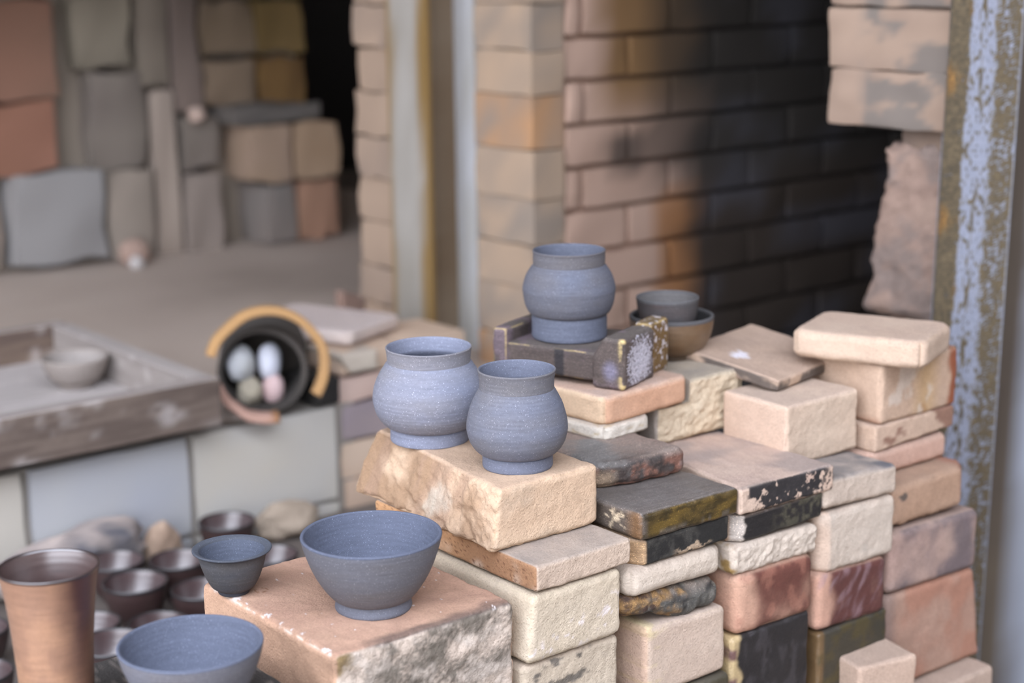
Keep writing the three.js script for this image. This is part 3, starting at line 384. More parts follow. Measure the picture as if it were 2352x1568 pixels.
// nested pair behind the top jar
const ash = blend('#7a5a36', '#9a8468', (h, t) => 0.8 * fbm(Math.cos(t) * 2, h * 3, Math.sin(t) * 2, 4), 0.35);
vessel('pottery_bowl', 'amber-brown ash-glazed bowl behind the top jar, holding a small cup', 'bowl', [366, 838.5, 222], [
  ['foot', [...under(18, 21.5), [22, 1], [22.2, 3], [22.6, 5]], P.semi, '#6a5844'], ['body', [[22.6, 5], [30, 9], [36.4, 17], [40, 26.5], [41.8, 35], [42.2, 41]], P.semi, ash, 44],
  ['rim', [[42.2, 41], [42.4, 43.6], [41.4, 44.8], [39.8, 44.4], [38.8, 42.6]], P.grey, '#83807c'], ['interior', [[38.8, 42.6], [37.6, 36], [34, 26], [26, 16], [14, 10.5], [0.01, 9.6]], P.grey, '#5b5854', 40]], { seed: 9, seg: 80 });
vessel('pottery_cup', 'small grey cup nested inside the amber-brown bowl', 'cup', [360, 848.2, 222], [
  ['foot', [...under(13, 16), [16.6, 1], [17, 4]], P.grey, '#6a6866'], ['body', [[17, 4], [22.5, 12], [26.5, 24], [29.2, 36], [31.2, 51]], P.grey, blend('#74726f', '#8a6a5c', (h, t) => 0.5 * fbm(Math.cos(t) * 1.5, h * 3, Math.sin(t) * 1.5, 3), 0.2), 40],
  ['rim', [[31.2, 51], [31.5, 53.4], [30.6, 54.4], [29.4, 53.8], [28.8, 52]], P.grey, '#8d8a86'], ['interior', [[28.8, 52], [26.6, 38], [23, 22], [16, 12], [8, 9.4], [0.01, 9]], P.grey, '#a09a92', 36]], { seed: 10, seg: 80 });

// ---------------------------------------------------------------- background masonry
const stoneMat = new THREE.MeshStandardMaterial({ vertexColors: true, roughness: 0.96 }), sootMat = new THREE.MeshStandardMaterial({ vertexColors: true, roughness: 0.6 });
function stoneGeometry(a, h, c, { seg = [4, 2, 2], amp = 2, soft = 4, seed = 1, paint }) { // coarse worn block, same axes as a brick
  const g = new THREE.BoxGeometry(a, h, c, ...seg); const p = g.attributes.position, col = new Float32Array(p.count * 3), o = [0, 0, 0];
  for (let i = 0; i < p.count; i++) {
    let x = p.getX(i), y = p.getY(i), z = p.getZ(i);
    const ex = Math.abs(Math.abs(x) - a / 2) < 1e-3, ey = Math.abs(Math.abs(y) - h / 2) < 1e-3, ez = Math.abs(Math.abs(z) - c / 2) < 1e-3, k = ex + ey + ez;
    if (k > 1) { const q = soft * (k === 3 ? 0.62 : 0.45); if (ex) x -= Math.sign(x) * q; if (ey) y -= Math.sign(y) * q; if (ez) z -= Math.sign(z) * q; }
    x += amp * noise(x * 0.031 + seed * 5.1, y * 0.04, z * 0.03); y += amp * noise(x * 0.03, y * 0.043 + seed * 3.7, z * 0.03 + 9); z += amp * noise(x * 0.03 + 4, y * 0.04, z * 0.031 + seed * 2.9);
    x += a / 2; y += h / 2; z -= c / 2;
    p.setXYZ(i, x / 1000, y / 1000, z / 1000); paint(x, y, z, o); col.set(o, i * 3);
  }
  g.setAttribute('color', new THREE.BufferAttribute(col, 3)); g.deleteAttribute('uv'); g.computeVertexNormals(); return g;
}
const tone = (a, b, seed, f = 0.02) => { const A = lin(a), B = lin(b); return (x, y, z, o) => { o[0] = A[0]; o[1] = A[1]; o[2] = A[2]; mixInto(o, B, Math.max(0, Math.min(1, 0.5 + 0.9 * fbm(x * f + seed * 3, y * f, z * f, 3)))); }; };
function piece(parent, name, s, y, d, a, h, c, opt, yaw = 0, mat = stoneMat, lift = 0) {
  const m = mesh(name, stoneGeometry(a, h, c, opt), mat, parent); m.position.copy(place(s, y, d)).sub(parent.position); m.rotation.order = 'YXZ'; m.rotation.set(0, TURN + yaw * RAD, lift * RAD); return m;
}
const zero = new THREE.Vector3();
// low wall of big grey blocks along the ledge
{
  const w = structure('wall_low', zero), rnd = random(21);
  piece(w, 'mortar', -1500, 440, 1012, 2000, 168, 60, { seg: [8, 2, 1], amp: 0, soft: 0, paint: tone('#8a847c', '#9c958c', 3) });
  for (const [s0, s1, c] of [[-1450, -1219, 0], [-1213, -979, 1], [-973, -716, 0], [-710, -483, 1], [-477, -244, 0], [-238, -8, 1], [0, 226, 2], [233, 464, 3]]) for (const [y0, y1] of [[440, 522], [527, 609]])
    piece(w, 'block', s0, y0 === 440 ? y0 : 470, 1000, s1 - s0, y0 === 440 ? 26 : y1 - 470, 70, { seg: [6, 4, 1], amp: 1.5, soft: 4, seed: s0 * 0.01 + y0, paint: tone(['#b6afa4', '#b4aea4', '#a2a4aa', '#b0afac'][c], ['#a2a4a8', '#bab4a8', '#adaca9', '#b8b2a6'][c], s0 * 0.1, 0.012) });
  let k = 0;
  for (const [y0, y1, c1, c2, ds] of [[440, 490, '#c0a994', '#b49c88', 3], [493, 548, '#cbb7a2', '#c2ab96', 0], [551, 604, '#8d8288', '#a4948e', 4], [607, 645, '#c2a698', '#cdb5a8', -3], [648, 684, '#c9b29c', '#bda48e', 2]]) {
    piece(w, 'brick', 474 + ds, y0, 1004 + (k % 2) * 4, 112, y1 - y0, 120, { seed: k + 3, amp: 3, paint: tone(c1, c2, k) }); piece(w, 'brick', 590 + ds, y0, 1006, 112, y1 - y0, 120, { seed: k + 9, amp: 3, paint: tone(c2, c1, k + 5) }); k++;
  }
}
// sand on the ledge
{
  const g = new THREE.PlaneGeometry(3.6, 1.7, 90, 44); g.rotateX(-Math.PI / 2); const p = g.attributes.position, col = [], o = [0, 0, 0], A = lin('#b5a699'), B = lin('#a09286'), C = lin('#c4b6a9');
  for (let i = 0; i < p.count; i++) { const x = p.getX(i), z = p.getZ(i); p.setY(i, 0.006 * fbm(x * 4, 1, z * 4, 4) + 0.05 * smooth(-0.55, -0.8, z) * (0.6 + 0.5 * noise(x * 3, 2, z * 3))); o[0] = A[0]; o[1] = A[1]; o[2] = A[2]; const t = fbm(x * 3, 4, z * 3, 4); mixInto(o, t > 0 ? C : B, Math.min(1, Math.abs(t) * 1.6)); col.push(...o); }
  g.setAttribute('color', new THREE.Float32BufferAttribute(col, 3)); g.computeVertexNormals();
  const f = mesh('floor_ledge', g, stoneMat, scene); f.position.copy(place(-200, 606, 1880)); f.rotation.y = TURN; f.userData.kind = 'structure';
}
// rubble wall behind the ledge
{
  const w = structure('wall_back', zero);
  piece(w, 'mortar', -1600, 590, 2335, 2850, 1000, 250, { seg: [10, 6, 1], amp: 8, soft: 0, paint: tone('#8a8074', '#968a7c', 2, 0.01) });
  const list = [
    [430, 954, 226, 205, '#8f6a58', '#7c6050', 40], [420, 809, 226, 150, '#9a6f5c', '#8a6350', 45], [534, 622, 206, 190, '#9c9a98', '#8f8c8a', 60], [330, 612, 190, 195, '#93857a', '#857a70', 40],
    [690, 1010, 130, 150, '#8d8474', '#7a7264', 50], [720, 800, 130, 205, '#877e74', '#776e66', 42], [745, 610, 110, 190, '#8f857a', '#9c9084', 55], [858, 600, 60, 360, '#a99c90', '#988a7e', 45],
    [830, 965, 80, 190, '#8a8072', '#786e62', 40], [915, 905, 68, 250, '#82736a', '#74675e', 48], [925, 780, 95, 120, '#857c72', '#7a7068', 52], [920, 600, 90, 178, '#968a80', '#8a7e76', 58],
    [986, 1022, 128, 118, '#7f6e5c', '#74644f', 50], [1116, 1018, 128, 122, '#7c6640', '#6e5a34', 52], [984, 912, 128, 106, '#84725e', '#7b6a58', 50], [1115, 905, 126, 110, '#7a5f34', '#6b4f30', 52],
    [986, 1142, 128, 110, '#786856', '#6c5c4a', 50], [1116, 1142, 126, 110, '#6c5a3c', '#5c4c32', 52], [690, 1163, 220, 120, '#7d7466', '#6e665a', 46], [440, 1162, 240, 120, '#846452', '#745848', 42]];
  list.forEach(([s, y, a, h, c1, c2, out], k) => piece(w, 'stone_block', s, y, 2345 - out - 20, a - 4, h - 4, 120, { seg: [4, 3, 2], seed: k + 2, amp: 10, soft: 6, paint: tone(c1, c2, k, 0.015) }, (k * 37 % 7) - 3));
  [[1010, 874, 226, 42, '#5c5854', '#68625c'], [1050, 745, 108, 128, '#a58e7c', '#9a846e'], [1160, 742, 124, 130, '#ac937a', '#a0866c'], [1085, 608, 80, 134, '#787470', '#8a7e76'], [1166, 608, 112, 132, '#a8826c', '#9c7a64']].forEach(([s, y, a, h, c1, c2], k) => piece(w, 'brick', s, y, 2215 - (k % 2) * 6, a, h, 140, { seed: k + 40, amp: 7, soft: 8, paint: tone(c1, c2, k + 9, 0.02) }, k - 2));
  piece(w, 'vault', -1400, 1340, 1800, 2650, 120, 1500, { seg: [6, 1, 4], amp: 0, soft: 0, paint: tone('#5a5048', '#6a6056', 7) });
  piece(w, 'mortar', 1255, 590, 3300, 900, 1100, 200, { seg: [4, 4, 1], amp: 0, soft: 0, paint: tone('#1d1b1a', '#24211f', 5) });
  piece(w, 'mortar', -1700, 590, 2340, 100, 1100, 900, { seg: [1, 4, 4], amp: 0, soft: 0, paint: tone('#6f675c', '#7e7468', 6) });
}
// brick piers on both sides of the left steel post
{
  const w = structure('wall_pier', zero);
  piece(w, 'mortar', 852, 450, 1362, 255, 1100, 500, { seg: [2, 6, 2], amp: 0, soft: 0, paint: tone('#8a7c6e', '#978879', 1) }, -90);
  let y = 450, k = 0;
  while (y < 1380) { const h = 66 + (k * 29 % 3) * 4; piece(w, 'brick', 764 + (k % 3) * 3, y, 1376 + (k % 2) * 6, 118, h, 130, { seed: k, amp: 4, soft: 3, paint: tone('#a8927e', k % 3 ? '#9a8674' : '#8f7e70', k) }, -90); y += h + 1; k++; }
  y = 450; k = 0;
  while (y < 1380) { const h = 64 + (k * 17 % 4) * 5; const hot = k % 5 === 2; piece(w, 'brick', 790 + (k % 2) * 3, y, 1086 + (k % 2) * 4, 138, h, 62, { seed: k + 60, amp: 2.5, soft: 1.2, paint: tone(hot ? '#b58a62' : '#b09880', k % 2 ? '#8c8074' : '#9e8c7a', k + 20, 0.03) }, -90); y += h + 1; k++; }
}
// sooty side wall inside the kiln
{
  const w = structure('wall_kiln', zero), px = lin('#b39684'), gold = lin('#7c5c30'), soot = lin('#35322f'), pink = lin('#bda08e'), amber = lin('#9a6a40'), slate = lin('#515056');
  const stain = (s0, y0) => (x, y, z, o) => {
    const S = s0 + x, Y = y0 + y; o[0] = px[0]; o[1] = px[1]; o[2] = px[2];
    mixInto(o, pink, smooth(0, 0.4, fbm(S * 0.012, Y * 0.012, 2, 3) + 0.2) * 0.7);
    mixInto(o, gold, smooth(905, 960, S + 30 * fbm(S * 0.02, Y * 0.02, 5, 3)) * smooth(960, 1040, Y) * 0.85);
    mixInto(o, soot, smooth(0.1, 0.5, fbm(S * 0.014 + 3, Y * 0.014, 1, 3) + 0.75 - Math.hypot((S - 985) / 70, (Y - 935) / 45)) * 0.8);
    mixInto(o, amber, smooth(1035, 1065, S) * smooth(880, 840, Y) * 0.9);
    mixInto(o, soot, smooth(1085, 1165, S + 45 * fbm(S * 0.018, Y * 0.018, 8, 3)) * 0.95);
    mixInto(o, soot, smooth(985, 1075, S) * smooth(850, 920, Y) * 0.75);
    mixInto(o, slate, smooth(1110, 1200, S) * smooth(0.0, 0.4, fbm(S * 0.008, Y * 0.013, 3, 3)) * 0.7);
  };
  piece(w, 'mortar', 854, 450, 962, 900, 1000, 140, { seg: [12, 8, 1], amp: 0, soft: 0, paint: (x, y, z, o) => { stain(854, 450)(x, y, z, o); o[0] *= 0.6; o[1] *= 0.55; o[2] *= 0.52; } });
  let row = 0;
  for (let y = 459; y < 1400; y += 65.5) { for (let s = 708 - (row % 2) * 88; s < 1700; s += 184) { const a = 180 - (Math.abs(row * 13 + s * 7) % 4), s0 = Math.max(s, 856); if (s + a - s0 < 20) continue; piece(w, 'brick', s0, y, 946 + ((row * 7 + s) % 4), s + a - s0, 62, 40, { seg: [5, 2, 1], seed: row * 3.1 + s * 0.01, amp: 3, soft: 5, paint: stain(s0, y) }, 0, sootMat); } row++; }
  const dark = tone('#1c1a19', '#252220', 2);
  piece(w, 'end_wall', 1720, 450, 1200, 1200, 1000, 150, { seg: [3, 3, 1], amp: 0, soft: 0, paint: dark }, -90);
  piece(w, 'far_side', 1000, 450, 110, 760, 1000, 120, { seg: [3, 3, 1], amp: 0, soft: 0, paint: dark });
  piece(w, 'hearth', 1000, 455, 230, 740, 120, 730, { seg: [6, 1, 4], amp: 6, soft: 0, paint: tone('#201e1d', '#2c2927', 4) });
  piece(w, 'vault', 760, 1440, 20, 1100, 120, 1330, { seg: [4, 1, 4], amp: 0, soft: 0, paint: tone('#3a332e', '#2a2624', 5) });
}
// right jamb behind the steel post: two hanging bricks and a crumbling mortar pillar
{
  const w = structure('wall_jamb', zero), grime = (seed) => { const f = tone('#a38d7b', '#978272', seed, 0.03), G = lin('#746e68'); return (x, y, z, o) => { f(x, y, z, o); mixInto(o, G, smooth(0.05, 0.3, fbm(x * 0.03 + seed, y * 0.045, z * 0.03, 4) + 0.12) * smooth(44, 62, x + z * 0.02) * 0.85); }; };
  const fine = { seg: [18, 12, 14], amp: 4, soft: 7 };
  [[1030, 68.5, 396], [1099, 72, 400], [1171.5, 70, 397], [1242, 70, 399], [1312, 70, 398]].forEach(([y, h, d], k) => piece(w, 'brick', 800 + k % 2, y, d, 180, h, 120, { ...fine, amp: 3, soft: 2.5, seed: 1 + k * 3, paint: grime(k * 3 + 1) }, -90));
  piece(w, 'mortar', 822, 1000, 300, 86, 40, 100, { seg: [8, 6, 6], amp: 5, soft: 6, seed: 12, paint: tone('#8d7866', '#6d5e54', 3) }, -90);
  const pm = mesh('pillar', blockGeometry({ size: [134, 212, 110], r: 14, res: 4, rest: 0.02, seed: 50, wear: 4, split: { front: 4, left: 5, top: 8 }, warp: (p, a, h) => { const t = p[1] / h; p[0] += (1 - p[0] / a) * (16 * smooth(0.35, 0.7, t) - 14 * smooth(0.25, 0, t) + 5 * Math.sin(t * 9)); }, paint: firebrick('#b89e8e', '#ac9284', { seed: 50, dust: '#a8938a', stains: [{ c: '#98877e', m: patch(0.03, 0, 0.4, 3) }] }) }), M.roughClay, w);
  pm.position.copy(place(816, 800, 342)); pm.rotation.y = TURN - 90 * RAD;
  piece(w, 'brick', 820, 330, 320, 105, 468, 100, { seg: [4, 6, 4], amp: 3, soft: 5, seed: 14, paint: tone('#b79c88', '#a78e7c', 8) }, -90);
}

// ---------------------------------------------------------------- steel posts
{
  const rnd = [];
  const steel = dataTexture(256, 2048, true, (i, j, o) => {
    const x = i / 256 * 80, y = j / 2048 * 640, Y = y < 320 ? y : 640 - y;                       // mm on the flange
    const stroke = noise((x * 0.9 + y * 0.18) * 0.3, (y * 0.95 - (x > 36 ? 0.45 : 0.12) * x) * 0.8, 3) * 0.75 + fbm(x * 0.3, Y * 0.12, 4, 5);
    const left = smooth(27, 17, x + 5 * fbm(3, Y * 0.03, 2, 3)), right = smooth(44, 60, x + 6 * fbm(9, Y * 0.03, 2, 3)), mid = smooth(5, 0, Math.abs(x - 37 - 2 * noise(1, Y * 0.05, 3)));
    let rust = Math.max(left * (0.95 + 0.5 * stroke), right * (0.62 + 0.75 * stroke), mid * (0.32 + 1.1 * fbm(x * 0.2, Y * 0.06, 9, 4)), 0.06 + 1.1 * fbm(x * 0.35, Y * 0.16, 12, 5));
    rust = smooth(0.22, 0.7, rust); if (x > 77.5) rust *= 0.3;
    const w = 1 + 0.1 * fbm(x * 0.4, Y * 0.4, 3, 3), amber = smooth(0.1, 0.4, fbm(x * 0.06, Y * 0.02, 7, 3)) * left;
    const Z = [134, 139, 153], R = [82 + 30 * amber, 72 + 12 * amber, 54 - 8 * amber];
    for (let c = 0; c < 3; c++) o[c] = Math.max(0, Math.min(255, (Z[c] + (R[c] * (1 + 0.25 * stroke) - Z[c]) * rust) * w));
  });
  const flangeMat = new THREE.MeshStandardMaterial({ map: steel, roughness: 0.62, metalness: 0.25 });
  const webMat = new THREE.MeshStandardMaterial({ vertexColors: true, roughness: 0.75 });
  function plate(parent, name, x, z, w, t, h, mat, c1, c2, edge) {
    const g = new THREE.BoxGeometry(w / 1000, h / 1000, t / 1000, 6, 60, 1); const p = g.attributes.position, uv = g.attributes.uv, col = [], o = [0, 0, 0], f = tone(c1 ?? '#ffffff', c2 ?? '#ffffff', x, 0.03);
    for (let i = 0; i < p.count; i++) { uv.setXY(i, (p.getX(i) * 1000 + w / 2) / w, (p.getY(i) * 1000) / 640); f(p.getX(i) * 1000, p.getY(i) * 350, p.getZ(i) * 1000, o); if (edge) mixInto(o, lin(edge), smooth(0.55, 0.95, Math.abs(p.getX(i) * 2000 / w + 0.12) + 0.35 * fbm(p.getY(i) * 6, w, 3, 3))); col.push(...o); }
    g.setAttribute('color', new THREE.Float32BufferAttribute(col, 3));
    const m = mesh(name, g, mat, parent); m.position.set((x + w / 2) / 1000, h / 2000, -(z + t / 2) / 1000); return m;
  }
  const right = thing('steel_post', place(746, 330, 178), 0); right.position.x -= 0.0137; right.rotation.z = -0.0145;
  tag(right, 'rust-streaked galvanised steel post along the right edge of the photo', 'post');
  plate(right, 'front_flange', 0, 0, 80, 6, 2020, flangeMat); plate(right, 'web', 36, 6, 6, 76, 2020, webMat, '#6a5f50', '#4e4438'); plate(right, 'rear_flange', 20, 82, 146, 6, 2020, webMat, '#5d5244', '#4a4036', '#959ba6');
  const left = thing('steel_post', place(745, 450, 1253), TURN - 90 * RAD);
  tag(left, 'blurred rusty steel post standing between the two kiln openings', 'post');
  plate(left, 'front_flange', 0, 0, 106, 7, 1900, webMat, '#a39f98', '#8f8a80', '#80663a'); plate(left, 'web', 50, 7, 6, 84, 1900, webMat, '#6f5a42', '#8a7a66'); plate(left, 'rear_flange', 0, 91, 106, 7, 1900, webMat, '#c4c6ca', '#b0aea6');
}

// ---------------------------------------------------------------- wooden tray on the ledge
const woodMat = new THREE.MeshStandardMaterial({ vertexColors: true, map: grainMap, roughness: 0.85 });
function board(parent, name, [x, y, z], size, c1, c2, seed, axis) {
  const A = lin(c1), B = lin(c2), S = lin('#cfc8c4');
  const m = mesh(name, blockGeometry({ size, r: 2, res: 6, rest: 0, seed, wear: 0.6, paint: (px, py, pz, n, o) => {
    const u = axis === 'x' ? px : pz, v = axis === 'x' ? pz : px; o[0] = A[0]; o[1] = A[1]; o[2] = A[2];
    mixInto(o, B, smooth(-0.3, 0.4, fbm(u * 0.012 + seed, py * 0.16, v * 0.16, 4))); mixInto(o, S, smooth(0.2, 0.6, fbm(u * 0.03 + seed * 2, py * 0.05, v * 0.05, 3)) * 0.45 + Math.max(0, n[1]) * 0.4);
  } }), woodMat, parent);
  m.position.set(x / 1000, y / 1000, z / 1000); return m;
}
{
  const t = thing('wooden_tray', place(-392, 628, 958), TURN); tag(t, 'weathered wooden tray holding a grey bowl on the ledge at left', 'tray');
  board(t, 'bottom_board', [6, 0, -10], [640, 12, 470], '#a09a96', '#b4aeac', 61, 'x');
  board(t, 'front_board', [0, 2, 0], [648, 64, 26], '#5c4f47', '#75675d', 62, 'x');
  board(t, 'back_board', [0, 4, -466], [648, 60, 26], '#5f5048', '#776658', 63, 'x');
  board(t, 'end_board', [622, 3, -27], [30, 60, 438], '#8f8782', '#9c948e', 64, 'z');
  board(t, 'end_board', [0, 3, -27], [26, 60, 438], '#8f8782', '#9c948e', 65, 'z');
  vessel('pottery_bowl', 'pale grey unglazed bowl inside the wooden tray', 'bowl', [180, 640.5, 1240], [
    ['foot', [...under(20, 24), [25, 1], [25.4, 6]], P.brown, '#a8a098'], ['body', [[25.4, 6], [33, 11], [39.6, 20], [44.4, 31], [46.6, 40]], P.brown, '#b5ada4', 30], ['rim', [[46.6, 40], [47.2, 42.6], [46, 44], [44.4, 43.4], [43.4, 41.6]], P.brown, '#c4bcb2'], ['interior', [[43.4, 41.6], [39.6, 30], [32, 18], [20, 12.5], [0.01, 11]], P.brown, '#c4bfb8', 30]], { seed: 11, seg: 64 });
}

// ---------------------------------------------------------------- broken clay ring, tube and odds and ends on the wall top
function arcGeometry(R0, R1, a0, a1, depth, seed, paint) {
  const s = new THREE.Shape(), N = 28, w = (k) => 1 + 0.02 * noise(k * 0.3, seed, 1);
  for (let i = 0; i <= N; i++) { const a = a0 + (a1 - a0) * i / N; s[i ? 'lineTo' : 'moveTo'](Math.cos(a) * R1 * w(i), Math.sin(a) * R1 * w(i)); }
  for (let i = N; i >= 0; i--) { const a = a0 + (a1 - a0) * i / N; s.lineTo(Math.cos(a) * R0 * w(i), Math.sin(a) * R0 * w(i)); }
  const g = new THREE.ExtrudeGeometry(s, { depth, bevelEnabled: true, bevelThickness: 3, bevelSize: 3, bevelSegments: 3, steps: 2 }); g.scale(0.001, 0.001, 0.001);
  const p = g.attributes.position, col = new Float32Array(p.count * 3), o = [0, 0, 0]; for (let i = 0; i < p.count; i++) { paint(p.getX(i) * 1000, p.getY(i) * 1000, p.getZ(i) * 1000, o); col.set(o, i * 3); }
  g.setAttribute('color', new THREE.BufferAttribute(col, 3)); g.deleteAttribute('uv'); return g;
}
{
  const up = mesh('clay_ring', arcGeometry(75, 81, -32 * RAD, 162 * RAD, 18, 1, tone('#b8905f', '#a9845a', 3)), stoneMat, scene); up.position.copy(place(345, 690, 988)); up.rotation.set(0, 0.3, 0); up.rotation.order = 'YXZ'; up.rotation.x = -0.06;
  tag(up, 'large broken arc of an ochre clay ring standing on the grey block wall', 'ring');
  const low = mesh('clay_ring', arcGeometry(71, 77, 203 * RAD, 276 * RAD, 22, 2, (x, y, z, o) => { tone('#bd998a', '#b08c7c', 4)(x, y, z, o); mixInto(o, lin('#8a5f34'), smooth(-4, 6, x) * 0.9); }), stoneMat, scene); low.position.copy(place(345, 695, 986)); low.rotation.y = 0.3;
  tag(low, 'small pinkish fragment of clay ring below the ochre arc', 'ring');
  const tube = thing('clay_tube', place(352, 676, 1012), 0.12); tag(tube, 'short soot-black clay tube lying on its side behind the broken ring', 'tube');
  const ringShape = (r0, r1) => { const s = new THREE.Shape(); s.absarc(0, 0, r1, 0, Math.PI * 2); const h = new THREE.Path(); h.absarc(0, 0, r0, 0, Math.PI * 2, true); s.holes.push(h); return s; };
  const col = (g, a, b, k) => { const p = g.attributes.position, c = new Float32Array(p.count * 3), o = [0, 0, 0], f = tone(a, b, k); for (let i = 0; i < p.count; i++) { f(p.getX(i) * 1000, p.getY(i) * 1000, p.getZ(i) * 1000, o); c.set(o, i * 3); } g.setAttribute('color', new THREE.BufferAttribute(c, 3)); g.deleteAttribute('uv'); return g; };
  const tw = new THREE.ExtrudeGeometry(ringShape(0.055, 0.062), { depth: 0.15, bevelEnabled: false, curveSegments: 40 }); tw.translate(0, 0, -0.15); mesh('wall', col(tw, '#3a3632', '#4a4540', 1), stoneMat, tube);
  const tb = new THREE.CylinderGeometry(0.056, 0.056, 0.01, 40); tb.rotateX(Math.PI / 2); tb.translate(0, 0, -0.145); mesh('end_cap', col(tb, '#544e48', '#625b54', 2), stoneMat, tube);
}
function lump(name, label, category, s, y, d, [rx, ry, rz], c1, c2, seed, { jag = 0.25, group, detail = 4 } = {}) {
  const g = new THREE.IcosahedronGeometry(1, detail), p = g.attributes.position, col = new Float32Array(p.count * 3), o = [0, 0, 0], f = tone(c1, c2, seed, 0.05);
  for (let i = 0; i < p.count; i++) { let x = p.getX(i), yy = p.getY(i), z = p.getZ(i); const k = 1 + jag * fbm(x * 1.2 + seed * 4, yy * 1.2, z * 1.2 + seed, 3); x *= k * rx; yy = Math.max(-0.82, yy * k) * ry; z *= k * rz; p.setXYZ(i, x / 1000, (yy + ry * 0.82) / 1000, z / 1000); f(x, yy, z, o); col.set(o, i * 3); }
  g.setAttribute('color', new THREE.BufferAttribute(col, 3)); g.deleteAttribute('uv'); g.computeVertexNormals();
  const m = mesh(name, g, stoneMat, scene); m.position.copy(place(s, y, d)); m.rotation.y = TURN; return tag(m, label, category, group);
}
lump('clay_lump', 'grey-white lump at upper left inside the clay tube', 'lump', 341, 660, 1050, [20, 27, 16], '#b9bcc0', '#a8aaa8', 1);
lump('clay_lump', 'bright white smooth lump at upper right inside the clay tube', 'lump', 384, 657, 1046, [18, 27, 14], '#e0e3ec', '#d2d6e2', 2, { jag: 0.12 });
lump('clay_lump', 'beige lump at lower left inside the clay tube', 'lump', 350, 624, 1046, [17, 21, 15], '#b0a894', '#9c9484', 3);
lump('clay_lump', 'pinkish lump at lower right inside the clay tube', 'lump', 386, 622, 1042, [16, 21, 15], '#d0b6b4', '#c2a6a2', 4, { jag: 0.15 });
brick('charred black brick end between the clay ring and the brick corner', 432, 611, 1000, { size: [40, 40, 90], r: 5, res: 5, seed: 70, paint: firebrick('#2a2826', '#34312e', { seed: 70, dust: '#3e3a36' }) });
brick('pale wedge-shaped brick below the large tilted pale slab', 470, 652, 996, { size: [66, 30, 100], r: 5, res: 4, seed: 71, warp: (p, a, h) => { p[1] -= (1 - p[1] / h) * 0; p[0] += (1 - p[1] / h) * (1 - p[0] / a) * 20; }, paint: firebrick('#e0d2c0', '#e6dac8', { seed: 71, dust: '#c4b6aa' }) });
brick('large tilted pale slab on the brick corner of the low wall', 500, 688, 1016, { size: [140, 20, 200], r: 5, res: 4, seed: 72, round: 14, paint: firebrick('#e6d6cc', '#ecdcd2', { seed: 72, dust: '#e4d8d8' }) }, { yaw: 22, name: 'firebrick', category: 'slab' });
brick('upright tan brick shard on the sand in front of the pier', 806, 607, 1400, { size: [26, 52, 20], r: 4, res: 4, seed: 73, wear: 2, paint: firebrick('#d0a684', '#c79c7c', { seed: 73 }) }, { name: 'brick_shard', category: 'shard' });
brick('pinkish brick shard leaning on the sand near the pier', 800, 607, 1490, { size: [52, 50, 24], r: 5, res: 4, seed: 74, wear: 2, warp: (p, a, h) => { p[1] *= 1 - 0.35 * p[0] / a; }, paint: firebrick('#b79a8c', '#ab8e80', { seed: 74 }) }, { name: 'brick_shard', category: 'shard' });
lump('pebble', 'pinkish white pebble stuck on the rubble wall', 'pebble', 950, 888, 2256, [19, 18, 16], '#c9b3a4', '#bda698', 5);
lump('pebble', 'white pebble on the sand at the foot of the rubble wall', 'pebble', 752, 606, 2180, [17, 14, 14], '#c9c4c0', '#b8b2ae', 6);
lump('shard_stone', 'small tan stone on the sand behind the white pebble', 'stone', 770, 606, 2225, [34, 30, 20], '#b39a8c', '#a68c7e', 7);
// rubble heap at the foot of the low wall
lump('rubble_stone', 'broad pinkish rough stone with dark patches behind the tumbler', 'stone', 40, 450, 972, [92, 44, 22], '#b3a49a', '#4e5058', 11, { jag: 0.5, detail: 5 });
lump('rubble_stone', 'small tan rough stone right of the broad dark-patched one', 'stone', 166, 450, 974, [28, 30, 20], '#b39c88', '#8a7462', 12, { jag: 0.3, detail: 5 });
lump('rubble_stone', 'blue-grey speckled stone at the left edge by the low wall', 'stone', -140, 450, 972, [46, 50, 22], '#a89e96', '#474b58', 13, { jag: 0.5, detail: 5 });
lump('rubble_stone', 'low beige stone behind the large bowl near the low wall', 'stone', 352, 450, 962, [50, 27, 28], '#b0a08e', '#8e8070', 14, { jag: 0.45, detail: 5 });

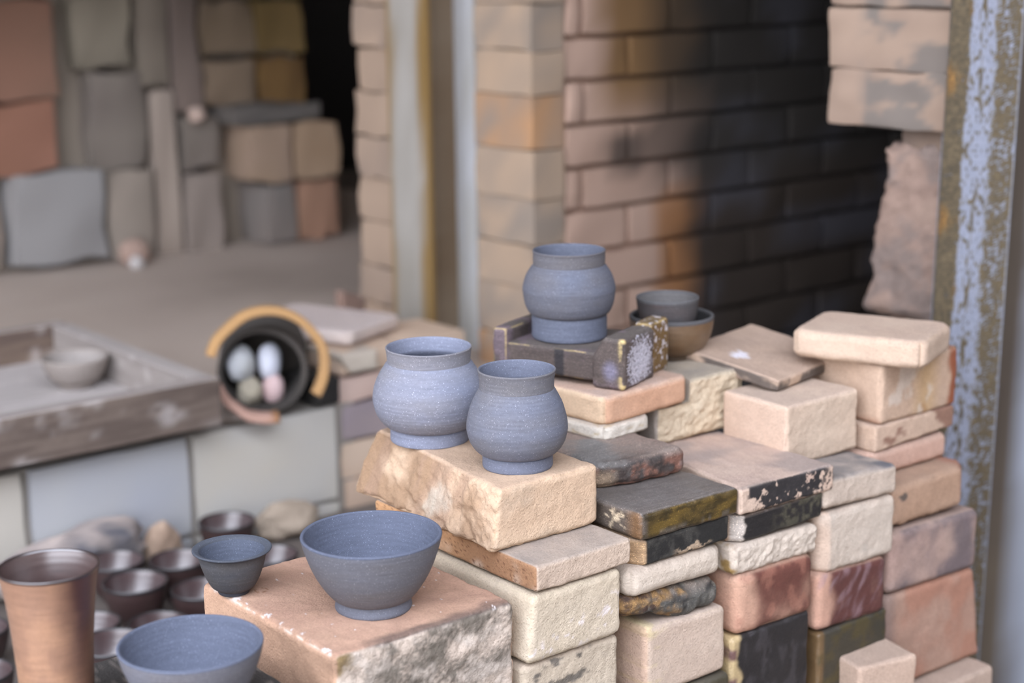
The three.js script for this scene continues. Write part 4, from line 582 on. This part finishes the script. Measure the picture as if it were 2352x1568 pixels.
// ---------------------------------------------------------------- ground, plinth and shed
{
  const g = new THREE.PlaneGeometry(16, 16, 60, 60); g.rotateX(-Math.PI / 2); const p = g.attributes.position, col = [], o = [0, 0, 0]; const f = tone('#8b8078', '#766c64', 3, 0.004);
  for (let i = 0; i < p.count; i++) { f(p.getX(i) * 1000, 0, p.getZ(i) * 1000, o); col.push(...o); } g.setAttribute('color', new THREE.Float32BufferAttribute(col, 3));
  const m = mesh('floor', g, stoneMat, scene); m.userData.kind = 'structure';
  const bank = structure('floor_bank', zero);
  piece(bank, 'earth', -1650, 330, 236, 2280, 119, 2300, { seg: [10, 1, 10], amp: 2, soft: 2, paint: tone('#6e655e', '#5c544e', 4) });
  piece(bank, 'earth', 690, 330, 640, 1500, 119, 1900, { seg: [4, 1, 4], amp: 2, soft: 2, paint: tone('#5a524c', '#48423e', 6) });
  const plinth = structure('trim_1', zero);
  for (const [s, w, top, d, c] of [[-480, 280, 654, -160, 330], [-192, 182, 633, 4, 215], [-8, 112, 627, 8, 200], [106, 116, 555, 2, 200], [224, 118, 559, 6, 190], [344, 104, 548, 6, 190], [450, 160, 461, -10, 190], [366, 82, 530, -34, 36]])
    piece(plinth, 'plinth_block', s, 330, d, w - 2, top - 330, c, { seg: [2, 2, 2], amp: 0, soft: 1, paint: tone('#8f857b', '#9b9187', s) });
}
{
  const shell = new THREE.MeshStandardMaterial({ color: '#8a8177', roughness: 0.95 });
  const slab = (name, x, y, z, w, h, d) => { const m = mesh(name, new THREE.BoxGeometry(w, h, d), shell, scene); m.position.set(x, y, z); m.userData.kind = 'structure'; };
  slab('ceiling', 0, 2.72, -3.25, 6.2, 0.12, 5.5);
  slab('wall_front_right', 1.7, 1.33, 1.3, 2.6, 2.66, 0.16);
  slab('wall_rear', 0, 1.33, -5.9, 6.2, 2.66, 0.2); slab('wall_right', 3.0, 1.33, -2.3, 0.2, 2.66, 7.4); slab('wall_left', -3.0, 1.33, -3.2, 0.2, 2.66, 5.4);
}
renderer.render(scene, camera);
